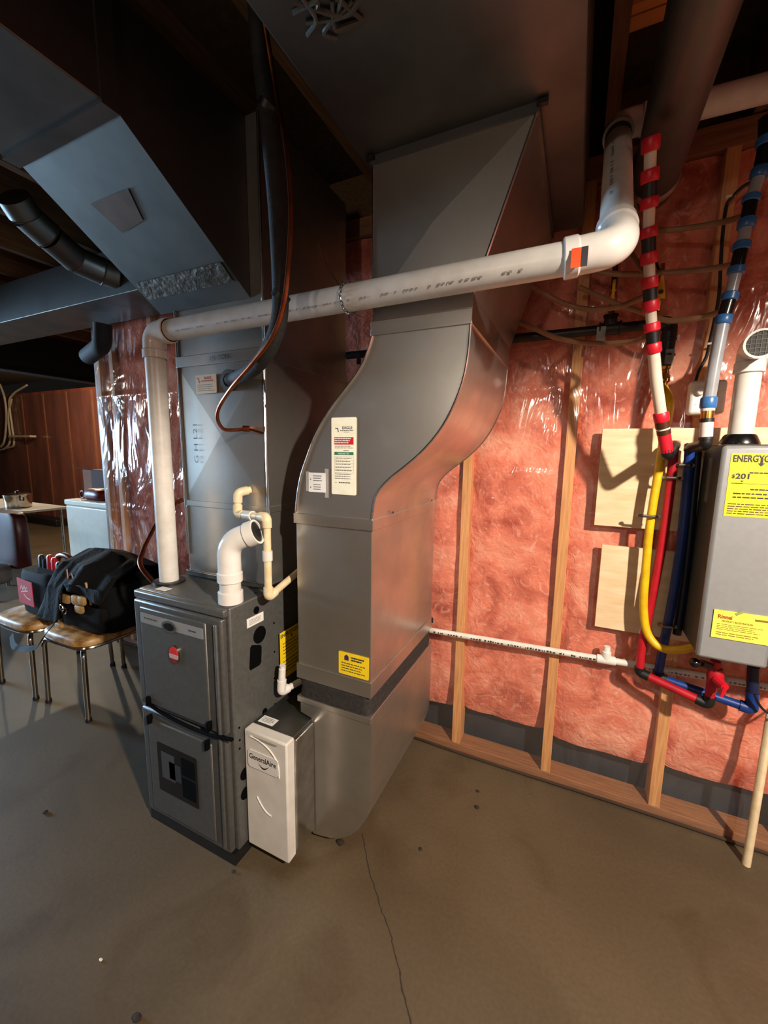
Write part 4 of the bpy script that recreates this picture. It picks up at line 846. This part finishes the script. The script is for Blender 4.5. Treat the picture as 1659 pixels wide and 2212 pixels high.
obj('pipe_length', MB().tube(spline([PY(1506, 975, 1.69), PY(1498, 1060, 1.70), PY(1488, 1170, 1.70), PY(1474, 1290, 1.70), PY(1462, 1370, 1.70)], 6), .0135, 14), mat('midnight_pipe', lin(20, 28, 52), .4), b2)
# ================================================================== WATER HEATER
HX0, HX1, HY0, HZ0, HZ1 = .376, .735, 1.49, .785, 1.440
wh = thing('tankless_water_heater', (.55, 1.6, HZ0), 'grey wall hung tankless water heater with yellow labels', 'water heater')
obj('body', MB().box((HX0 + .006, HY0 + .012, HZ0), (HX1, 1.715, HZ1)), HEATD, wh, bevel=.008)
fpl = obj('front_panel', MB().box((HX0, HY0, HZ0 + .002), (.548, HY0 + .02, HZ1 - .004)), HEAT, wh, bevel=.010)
obj('side_sticker', MB().prism([(0, 0), (.035, 0), (.035, .14), (0, .14)], lambda a, b: Vector((HX0 + .006, 1.60 + a, 1.26 + b)), lambda a, b: Vector((HX0 + .0045, 1.60 + a, 1.26 + b))), mat('grey_sticker', lin(120, 116, 108), .5), wh, smooth=False)
a = PY(1561, 1114, HY0); b = PY(1581, 979, HY0)
e3 = frontpanel((a.x + b.x) / 2, a.z, (a.x + b.x) / 2 + .133, b.z, HY0)
ep = obj('energy_label', e3.plate(.0012), YELL, fpl, label='yellow energy guide label with dollar figure')
m = MB(); e3.text(m, 'ENERGYGUIDE', .04, .87, .0185, e=.002, bold=.025, width=.123); e3.line(m, .52, .93, .52, .83, .006); e3.prism = None
m.add([e3.p(.46, .85, .002), e3.p(.58, .85, .002), e3.p(.52, .80, .002)], [(0, 2, 1)])
e3.text(m, '201', .12, .605, .0145, e=.002, bold=.03, width=.031); e3.text(m, '$', .055, .615, .010, e=.002, bold=.03)
m.add([e3.p(.21, .575, .002), e3.p(.27, .575, .002), e3.p(.24, .55, .002)], [(0, 2, 1)])
e3.line(m, .06, .53, .25, .53, .002, .002); e3.line(m, .25, .53, .95, .525, .0007, .002); e3.words(m, .35, .68, .95, .72, 1, 81, .5, .002); e3.words(m, .4, .42, .95, .46, 1, 82, .5, .002); e3.words(m, .12, .28, .95, .40, 2, 83, .35, .002); e3.words(m, .05, .03, .95, .22, 5, 84, .35, .002)
obj('lettering', m, INK, ep, smooth=False, kind='stuff')
a = PY(1534, 1374, HY0); b = PY(1543, 1314, HY0)
r3 = frontpanel((a.x + b.x) / 2, a.z, .540, b.z - .002, HY0 - .001)
rg = obj('registration_card', r3.plate(.0025), YELLP, fpl, label='pale yellow registration card')
m = MB(); r3.text(m, 'Rinnai', .08, .72, .0115, e=.003, bold=.03, width=.034); obj('brand_name', m, mat('print_brown_red', lin(150, 50, 30)), rg, smooth=False, kind='stuff')
m = MB(); r3.text(m, 'PRODUCT REGISTRATION', .16, .60, .0055, e=.003, bold=.02, width=.072); r3.words(m, .08, .30, .9, .55, 4, 91, .3, .003); r3.words(m, .08, .1, .9, .25, 2, 92, .35, .003); r3.rect(m, .72, .78, .98, .85, .003); obj('lettering', m, mat('print_olive', lin(120, 108, 30)), rg, smooth=False, kind='stuff')
tq = Panel(r3.p(.40, .88, .003), Vector((.8, 0, .6)), Vector((-.6, 0, .8)), -Y3, .022, .008); obj('tape_strip', tq.plate(.0006), mat('green_tape', lin(150, 160, 90), .4), rg, smooth=False)
hv = thing('heater_vent_pipe', PY(1608, 940, 1.60), 'white vent pipe with screened elbow rising from the heater', 'pipe')
h0 = PY(1606, 946, 1.60); h0.z = HZ1 + .002; h1 = PY(1610, 800, 1.60); h1.x = h0.x = (h0.x + h1.x) / 2; HR = .031
obj('collar', MB().tube([h0, h0 + Z3 * .004, h0 + Z3 * .026, h0 + Z3 * .03], [.05, .05, .04, .036], 24), BLACKG, hv, label='black rubber collar')
obj('pipe_length', MB().tube([h0 + Z3 * .02, Vector((h0.x, 1.60, h1.z))], HR, 24), PVC, hv)
hh = Vector((h0.x, 1.60, PY(1610, 806, 1.60).z)); ho = PY(1644, 742, 1.49)
ee = fillet([hh, Vector((h0.x, 1.60, ho.z + .01)), ho], .05, 8)
obj('elbow', MB().tube(ee, HR * 1.12, 24), PVCG, hv); obj('socket', MB().tube([hh - Z3 * .002, hh, hh + Z3 * .03, hh + Z3 * .032], [HR * 1.1, HR * 1.2, HR * 1.2, HR * 1.1], 24), PVCG, hv)
dh = (ho - ee[-2]).normalized(); obj('screen_rim', MB().ring(ho - dh * .012, ho + dh * .006, HR * 1.24, HR * 1.06, 26), PVCG, hv)
sc = obj('screen', MB().disc(ho + dh * .0005, dh, HR * 1.07, .002, 24), mat('dark_screen', lin(40, 40, 38), .6), hv)
uu = dh.cross(Z3).normalized(); ww = uu.cross(dh)
for k in range(-2, 3):
    L = math.sqrt(max(0, 1 - (k * .36) ** 2)) * HR * 1.05
    for p, q in ((uu, ww), (ww, uu)): obj('screen_bar', MB().tube([ho + dh * .003 + p * k * HR * .36 - q * L, ho + dh * .003 + p * k * HR * .36 + q * L], .0012, 5), mat('screen_bar_grey', lin(96, 94, 88), .5), sc)
obj('drain_cap', MB().sphere(PY(1501, 1432, 1.55), .016, 14, 10), BLACKG, wh); obj('bottom_union', MB().tube([PY(1514, 1432, 1.56), PY(1534, 1440, 1.58)], .012, 12), BLACK, wh)
obj('power_cord', MB().tube(spline([PY(1630, 1500, 1.6), PY(1640, 1522, 1.6), PY(1660, 1540, 1.6), PY(1700, 1548, 1.62), PY(1760, 1500, 1.66)], 6), .004, 6), BLACK, wh)
# control box and its cable
cb = thing('grey_junction_box', PY(1530, 905, 1.70), 'light grey plastic control box with round knob behind the cold manifold', 'control box')
a, b = PY(1478, 890, 1.695), PY(1570, 820, 1.695)
obj('cover', MB().box((a.x + .006, 1.672, PY(1478, 896, 1.68).z), (b.x, 1.725, PY(1520, 822, 1.68).z)), WHITE, cb, bevel=.010)
q = PY(1513, 846, 1.672); obj('knob', MB().tube([q, q - Y3 * .004, q - Y3 * .014, q - Y3 * .016], [.0125, .0125, .0115, .0095], 18), PVCG, cb); m = MB(); text_mb(m, '— ·—', PY(1498, 876, 1.671), X3, Z3, .006); obj('lettering', m, INKG, cb, smooth=False, kind='stuff')
cbl = thing('black_control_cable', PY(1503, 820, 1.71), 'black cable stapled up the wall from the grey box', 'cable')
obj('cable', MB().tube(spline([PY(1503, 822, 1.705), PY(1510, 800, 1.712), PY(1526, 770, 1.715), PY(1534, 735, 1.715), PY(1544, 690, 1.715), PY(1553, 640, 1.715), PY(1556, 590, 1.715), PY(1560, 520, 1.715), PY(1568, 450, 1.715), PY(1580, 428, 1.71), PY(1610, 400, 1.70), PY(1640, 392, 1.7)], 6), .005, 8), BLACK, cbl)
for x, y in ((1538, 742), (1578, 424)): q = PY(x, y, 1.708); obj('cable_staple', MB().box(q + Vector((-.012, -.003, -.003)), q + Vector((.012, .003, .003))), PVC, cbl, smooth=False)
# plywood backers
for nm, z0, z1, x0, lab in (('plywood_backer', 1.142, 1.50, .074, 'upper pale plywood board behind the red and yellow pipes'), ('plywood_backer', .744, 1.069, .107, 'lower pale plywood board behind the yellow hose')):
    o = MB().box((x0, 1.717, z0), (.80, 1.7295, z1)); obj(nm, o, PLY, label=lab, cat='board', smooth=False, bevel=.001, group=None)
# white drain pipe along the wall
wp_ = thing('wall_drain_pipe', (.2, 1.70, .58), 'thin white printed drain pipe running low along the pink wall', 'pipe')
a0 = Vector((-.60, 1.705, .592)); a1 = Vector((1.6, 1.705, .652))
a0 = PY(934, 1362, 1.705); dirn = (PY(1284, 1421, 1.705) - a0).normalized(); aL = a0 - dirn * .12; aR = a0 + dirn * 1.5
obj('pipe_length', MB().tube([aL, aR], .0125, 14), PVC, wp_)
q = PY(1309, 1425, 1.705); q = a0 + dirn * (q - a0).dot(dirn)
t_ = obj('tee', MB().tube([q - dirn * .032, q - dirn * .03, q + dirn * .03, q + dirn * .032], [.0155, .017, .017, .0155], 14), PVCG, wp_); obj('tee_branch', MB().tube([q, q + Z3 * .034, q + Z3 * .036, q + Z3 * .055], [.0165, .0165, .013, .011], 14), PVCG, t_)
pr = MB(); printline(pr, a0 + Vector((.01, -.0128, -.004)), a0 + dirn * .69 + Vector((0, -.0128, -.004)), Z3, 0, .008, .12); obj('pipe_print', pr, INK, wp_, smooth=False, kind='stuff')
pr = MB(); printline(pr, a0 + dirn * .79 + Vector((.01, -.0128, -.004)), a0 + dirn * 1.3 + Vector((0, -.0128, -.004)), Z3, 0, .008, .3); obj('pipe_print', pr, INKG, wp_, smooth=False, kind='stuff')
obj('floor_drain_pipe', MB().tube([(.634, 1.656, .001), (.636, 1.66, .56), (.655, 1.69, .60)], .0125, 14), CPVC, label='cream plastic drain pipe standing on the floor at right', cat='pipe')
# ================================================================== CHAIRS, BAGS
def make_chair(name, fl, label, back_z=.70):
    """fl: front left foot; chair faces -Y"""
    x0, y0 = fl; w, dp, sz = .375, .40, .44
    t = thing(name, (x0 + w / 2, y0 + dp / 2, 0), label, 'chair')
    cx, cy = x0 + w / 2, y0 + dp / 2 - .01
    obj('seat', MB().loft([(cx, cy, sz - .045, w / 2 + .01, dp / 2 + .01), (cx, cy, sz - .04, w / 2 + .022, dp / 2 + .022), (cx, cy, sz - .012, w / 2 + .022, dp / 2 + .022), (cx, cy, sz - .002, w / 2 + .008, dp / 2 + .008), (cx, cy, sz + .004, w / 2 - .06, dp / 2 - .06)], 40, 4.5), VINYL, t, angle=60, label='tan patterned vinyl seat pad')
    rim = [Vector((cx + (w / 2 + .02) * math.copysign(abs(math.cos(a)) ** .45, math.cos(a)), cy + (dp / 2 + .02) * math.copysign(abs(math.sin(a)) ** .45, math.sin(a)), sz - .05)) for a in [2 * math.pi * k / 40 for k in range(41)]]
    obj('seat_rim', MB().tube(rim, .009, 8), CHROME, t)
    for sx, sy in ((-1, -1), (1, -1), (-1, 1), (1, 1)):
        foot = Vector((cx + sx * w / 2, cy + sy * (dp / 2 + .01), .0)); top = Vector((cx + sx * (w / 2 - .015), cy + sy * (dp / 2 - .03), sz - .055))
        lg = obj('leg', MB().tube(fillet([foot + Z3 * .012, Vector((foot.x - sx * .004, foot.y - sy * .008, sz - .075)), top + Vector((-sx * .05, 0, 0))], .035, 6), .0125, 12), CHROME, t)
        obj('foot_cap', MB().tube([foot + Z3 * .0005, foot + Z3 * .018, foot + Z3 * .022], [.016, .0155, .0125], 12), BLACK, lg)
    yb = cy + dp / 2 + .02
    obj('back_frame', MB().tube(fillet([Vector((cx - w / 2 + .01, yb - .02, sz - .05)), Vector((cx - w / 2 - .005, yb + .05, back_z)), Vector((cx + w / 2 + .005, yb + .05, back_z)), Vector((cx + w / 2 - .01, yb - .02, sz - .05))], .12, 9), .011, 10), CHROME, t)
    obj('backrest', MB().loft([(cx, yb + .035 + (z - .62) * .12, z, a, .018) for z, a in ((.53, w / 2 - .10), (.545, w / 2 - .03), (.61, w / 2 - .005), (back_z - .05, w / 2 - .02), (back_z - .02, w / 2 - .07))], 28, 4), MAROON, t, angle=60)
    return t
p1, p2 = PZ(14, 1471, 0), PZ(114, 1512, 0)
make_chair('dinette_chair', (p1.x, p1.y), 'chrome legged vinyl chair at far left holding the red tote')
make_chair('dinette_chair', (p2.x, p2.y), 'chrome legged vinyl chair next to the furnace under black bag')
SZ = .446
def wob(am, sc): return lambda p, a, b: p + Vector((noise.noise((p.x * sc, p.y * sc, p.z * sc)), noise.noise((p.x * sc + 9, p.y * sc, p.z * sc)), .4 * noise.noise((p.x * sc, p.y * sc + 7, p.z * sc)))) * am
# black tool bag on the second chair
TBX = p2.x + .24; TBY = p2.y + .20
tb = thing('black_tool_bag', (TBX, TBY, SZ), 'open black fabric tool bag with tan handled tools on chair', 'bag')
obj('body', MB().loft([(TBX, TBY, SZ + z, a, b) for z, a, b in ((.001, .21, .12), (.012, .235, .145), (.10, .25, .155), (.20, .255, .155), (.255, .25, .15))], 44, 5, wob(.008, 9)), BAGM, tb, angle=60)
for k, (dx, dz, w, h) in enumerate(((-.04, .175, .034, .022), (.05, .185, .030, .024), (.105, .19, .026, .022), (.075, .14, .032, .020), (-.13, .012, .03, .014))):
    c = Vector((TBX + dx, TBY - .182, SZ + dz)); obj('pocket_tool', MB().loft([(c.x, c.y, c.z - h, w * .8, .008), (c.x, c.y, c.z - h * .6, w, .011), (c.x, c.y, c.z + h * .6, w, .011), (c.x, c.y, c.z + h, w * .8, .008)], 16, 4), TANP, tb)
for dx, z0, dx2, z1, mm in ((-.035, .23, -.05, .33, CHROME), (.03, .24, -.01, .31, STEEL), (.15, .17, .11, .28, TANP)):
    obj('hand_tool', MB().tube([Vector((TBX + dx, TBY - .165, SZ + z0)), Vector((TBX + dx2, TBY - .16, SZ + z1))], .006, 8), mm, tb)
obj('tool_pouch', MB().loft([(TBX + .05, TBY - .14, SZ + z, a, b) for z, a, b in ((.02, .16, .02), (.03, .175, .03), (.12, .18, .032), (.155, .175, .022))], 30, 5, wob(.005, 14)), BAGM, tb, angle=60)
# jacket thrown over the bag
jk = thing('black_jacket', (TBX - .08, TBY, SZ + .1), 'crumpled black jacket thrown over the tool bag', 'jacket')
def drape(u, v):
    x = TBX - .30 + .58 * u
    top = SZ + .40 - .05 * abs(u - .45) - .05 * max(0, u - .6)
    arc = [(TBY + .20, top - .25), (TBY + .14, top - .04), (TBY + .02, top), (TBY - .11, top - .05), (TBY - .19, top - .16)]
    endz = SZ + .04 + .23 * min(1, max(0, (u - .36) / .12)) if u > .2 else SZ + .14 - .5 * u
    arc.append((TBY - .215 + .03 * u, max(endz, SZ + .03)))
    f = v * (len(arc) - 1); i = min(int(f), len(arc) - 2); k = f - i; k = k * k * (3 - 2 * k)
    y = arc[i][0] + (arc[i + 1][0] - arc[i][0]) * k; z = arc[i][1] + (arc[i + 1][1] - arc[i][1]) * k
    if u < .22: z -= (.22 - u) * .75 * (1 - .5 * v); x += (.22 - u) * .15
    z = max(z, SZ + .03)
    n = noise.noise((x * 9, v * 3, 2)) * .022 + noise.noise((x * 22 + v * 5, v * 5, 6)) * .008
    return Vector((x, y - n, z + n * .5))
o = obj('fabric', MB().grid(60, 44, drape), COAT, jk, angle=180, fix=False); sm = o.modifiers.new('thick', 'SOLIDIFY'); sm.thickness = .006
# shoulder strap hanging between the chairs
ss = thing('shoulder_strap', PY(100, 1370, p2.y - .03), 'dark shoulder strap looping down between the two chairs', 'strap')
spth = spline([PY(138, 1318, p2.y + .02), PY(118, 1345, p2.y - .05), PY(96, 1372, p2.y - .06), PY(80, 1396, p2.y - .06), PY(55, 1402, p2.y - .05), PY(30, 1396, p2.y + .02), PY(24, 1372, p2.y + .1)], 6)
sm_ = MB()
for i in range(len(spth) - 1):
    a, b = spth[i], spth[i + 1]; wv_ = Vector((.012, .006, .018)); sm_.hexa([a - wv_, a - wv_ + Y3 * .004, b - wv_ + Y3 * .004, b - wv_, a + wv_, a + wv_ + Y3 * .004, b + wv_ + Y3 * .004, b + wv_])
obj('webbing', sm_, BAGM, ss, smooth=False); q = PY(138, 1312, p2.y + .0)
for k in range(2): obj('buckle', MB().tube([q + Vector((.022 * math.cos(a) + k * .02, -.01, .016 * math.sin(a) - k * .012)) for a in [2 * math.pi * i / 10 for i in range(11)]], .003, 6), CHROME, ss)
# red tote on the first chair
TX, TY = p1.x + .30, p1.y + .17
tt = thing('red_panel_tool_tote', (TX, TY, SZ), 'black tool tote with red logo panel on the far left chair', 'bag')
obj('body', MB().loft([(TX, TY, SZ + z, a, b) for z, a, b in ((.001, .155, .10), (.012, .17, .115), (.11, .175, .12), (.235, .17, .115), (.26, .16, .105))], 40, 5, wob(.006, 9)), BAGM, tt, angle=60)
a = PY(58, 1291, TY - .13); b = PY(91, 1240, TY - .13)
lp = Panel((TX - .125, TY - .130, SZ + .075), X3 + Vector((0, 0, -.05)), Z3, -Y3, .155, .145); lo = obj('logo_panel', lp.plate(.003), TOTE, tt, label='bright red panel with white script mark')
m = MB()
for s in ((.2, .58, .32, .76), (.32, .76, .36, .55), (.36, .55, .5, .78), (.5, .78, .52, .6), (.52, .6, .66, .74), (.22, .46, .7, .60), (.40, .42, .56, .30), (.56, .30, .82, .26)): lp.line(m, *s, .007, .0036)
obj('script_mark', m, PAPERW, lo, smooth=False, kind='stuff')
for dx, h, mm in ((-.09, .12, BLACK), (-.05, .10, BAGM), (.0, .13, REDT), (.045, .12, REDT), (.09, .10, BLACK)):
    obj('tool_handle', MB().loft([(TX + dx, TY - .02, SZ + .20 + z, a, a * .8) for z, a in ((0, .016), (h * .5, .019), (h, .017), (h + .012, .010))], 12, 3), mm, tt)
obj('red_tab', MB().box((TX + .105, TY - .135, SZ + .03), (TX + .165, TY - .118, SZ + .09)), TOTE, tt, bevel=.004)
obj('carry_handle', MB().tube(spline([Vector((TX - .05, TY + .03, SZ + .2)), Vector((TX - .02, TY + .03, SZ + .31)), Vector((TX + .06, TY + .03, SZ + .335)), Vector((TX + .14, TY + .03, SZ + .30)), Vector((TX + .16, TY + .03, SZ + .2))], 6), .016, 10), WOODR, tt)
# ================================================================== FAR LEFT FURNITURE
fz = thing('chest_freezer', (-4.0, 2.6, 0), 'white chest freezer standing behind the chairs', 'freezer')
fx0 = PZ(133, 1080, .9)
obj('body', MB().box((fx0.x, 2.27, .01), (XL - .35, 2.85, .845)), FREEZ, fz, bevel=.01); obj('lid', MB().box((fx0.x - .006, 2.262, .852), (XL - .345, 2.855, .905)), FREEZ, fz, bevel=.01)
obj('lid_gasket', MB().box((fx0.x + .01, 2.28, .845), (XL - .36, 2.84, .852)), INKG, fz, smooth=False)
for dx in (.08, .9): obj('foot', MB().box((fx0.x + dx, 2.35, 0), (fx0.x + dx + .06, 2.75, .011)), BLACK, fz, smooth=False)
q = PY(195, 1070, 2.6)
bx = thing('cardboard_box', (q.x + .1, 2.68, .906), 'brown cardboard box with open flaps on the freezer', 'box')
obj('carton', MB().box((q.x - .10, 2.60, .906), (q.x + .35, 2.80, 1.18)), CARD, bx, smooth=False)
obj('flap', MB().hexa([(q.x - .10, 2.60, 1.18), (q.x + .15, 2.60, 1.18), (q.x + .15, 2.604, 1.18), (q.x - .10, 2.604, 1.18), (q.x - .14, 2.52, 1.20), (q.x + .15, 2.52, 1.20), (q.x + .15, 2.524, 1.20), (q.x - .14, 2.524, 1.20)]), CARD, bx, smooth=False)
obj('side_panel', MB().box((q.x + .06, 2.592, .91), (q.x + .352, 2.60, 1.185)), mat('dark_cardboard', lin(70, 34, 22), .8), bx, smooth=False)
q = PZ(212, 1078, .906); rb = thing('red_nylon_bag', (q.x, 2.40, .906), 'shiny dark red nylon bag lying on the freezer lid', 'bag')
obj('pouch', MB().loft([(q.x + .08, 2.40, .907 + z, a, b) for z, a, b in ((0, .15, .07), (.03, .18, .09), (.08, .17, .085), (.11, .12, .05))], 28, 2.4, wob(.015, 14)), REDBAG, rb, angle=70)
obj('loop', MB().tube([Vector((q.x - .08 + .035 * math.cos(a), 2.34, .955 + .035 * math.sin(a))) for a in [2 * math.pi * k / 12 for k in range(13)]], .008, 8), REDBAG, rb)
# table and stacked things at the left edge
q = PZ(42, 1106, .75)
tbx = thing('folding_table', (q.x - .6, 2.2, 0), 'pale topped table cut off by the left frame edge', 'table')
obj('top', MB().box((q.x - 1.5, 1.95, .73), (q.x, 2.6, .755)), mat('table_top', lin(176, 170, 158), .4), tbx, bevel=.006)
for x, y in ((q.x - .06, 2.0), (q.x - .06, 2.54), (q.x - 1.44, 2.0), (q.x - 1.44, 2.54)): obj('leg', MB().tube([(x, y, 0), (x, y, .73)], .014, 10), STEEL, tbx)
ac = thing('maroon_armchair', (-4.6, 1.75, 0), 'dark maroon vinyl armchair at the left edge', 'chair')
A0 = PY(62, 1250, 1.72)
obj('backrest', MB().loft([(A0.x - .33, 1.72, z, a, .06) for z, a in ((.40, .30), (.42, .33), (.70, .33), (.82, .32), (.865, .27))], 30, 5), MAROON, ac, angle=60)
obj('seat', MB().loft([(A0.x - .33, 1.40, z, a, .27) for z, a in ((.30, .28), (.32, .31), (.40, .31), (.43, .28))], 30, 5), GREYF, ac, angle=60)
for sx in (-.3, .3):
    for sy in (1.18, 1.72): obj('leg', MB().tube([(A0.x - .33 + sx, sy, 0.0), (A0.x - .33 + sx, sy, .34)], .014, 10), STEEL, ac)
q = PZ(52, 1080, .92)
kt = thing('chrome_pot', PY(44, 1108, 2.3), 'chrome pot with handles gleaming on the table', 'pot')
c = PY(40, 1090, 2.3); c.z = .756
obj('vessel', MB().tube([c, c + Z3 * .005, c + Z3 * .12, c + Z3 * .14, c + Z3 * .15], [.10, .115, .12, .125, .10], 24), CHROME, kt)
obj('handle', MB().tube(fillet([c + Vector((.11, -.03, .12)), c + Vector((.19, -.03, .12)), c + Vector((.19, -.03, .09)), c + Vector((.11, -.03, .09))], .012), .008, 8), BLACK, kt)
obj('knob', MB().sphere(c + Z3 * .165, .02, 10, 8), BLACK, kt)
# far wall cables and panel
for k, (pts, lab) in enumerate(((((0, 830), (10, 860), (14, 900), (10, 950), (2, 965)), 'white electric cable curving down far left, nearest the frame edge'), (((25, 862), (18, 900), (22, 950), (12, 968), (0, 972)), 'white electric cable looping low on the far wall'), (((58, 832), (30, 850), (20, 870), (26, 920), (30, 960), (16, 968)), 'white electric cable coming down diagonally from far ceiling'))):
    obj('electric_cable', MB().tube(spline([PY(x, y, 4.2) for x, y in pts], 6), .018, 8), CABLE, label=lab, cat='cable', group='cables on the far wall')
obj('wall_shelf', MB().box(PY(32, 945, 4.2), PY(64, 940, 4.1)), CABLE, label='short pale bracket on the far wall', cat='bracket', smooth=False)
obj('far_baseboard_trunk', MB().box((-9.6, 4.0, .0), (-8.4, 4.22, .12)), BLACK, label='low dark storage crate along the far wall', cat='crate', bevel=.01)
# ceiling light fixture of the far room and lit strips
lf = thing('far_ceiling_lamp', (-6.2, 3.1, 2.40), 'porcelain ceiling lamp in the far room', 'lamp')
obj('lampholder', MB().tube([(-6.2, 3.1, 2.444), (-6.2, 3.1, 2.43), (-6.2, 3.1, 2.40), (-6.2, 3.1, 2.385)], [.06, .06, .035, .02], 16), PVCG, lf)
# ================================================================== FLOOR CRUMBS
for k, (x, y, r, lab) in enumerate(((98, 1756, .009, 'dark clod on the floor left of the furnace'), (1030, 1745, .008, 'dark crumb on the floor right of the return drop, nearer'), (1032, 1710, .006, 'dark crumb on the floor right of the return drop, farther'), (735, 1822, .012, 'dark scrap at the foot of the return drop'), (296, 2202, .010, 'dark pebble on the floor at the bottom left'), (218, 2074, .004, 'tiny pale chip on the lower left floor'), (505, 1884, .006, 'dark crumb beside the furnace corner'), (908, 1835, .006, 'dark crumb on the bare floor in the middle'))):
    q = PZ(x, y, 0); mb = MB().sphere(q + Z3 * r * .5, r, 8, 6, (1.3, 1, .5)); mb.v = [v + Vector((noise.noise(v * 200), noise.noise(v * 170 + Vector((3, 3, 3))), 0)) * r * .3 for v in mb.v]
    for v in mb.v: v.z = max(v.z, 0.0002)
    obj('floor_debris', mb, PVC if k == 5 else mat('dark_debris', lin(40, 28, 20), .9), label=lab, cat='debris', group='crumbs on the floor')
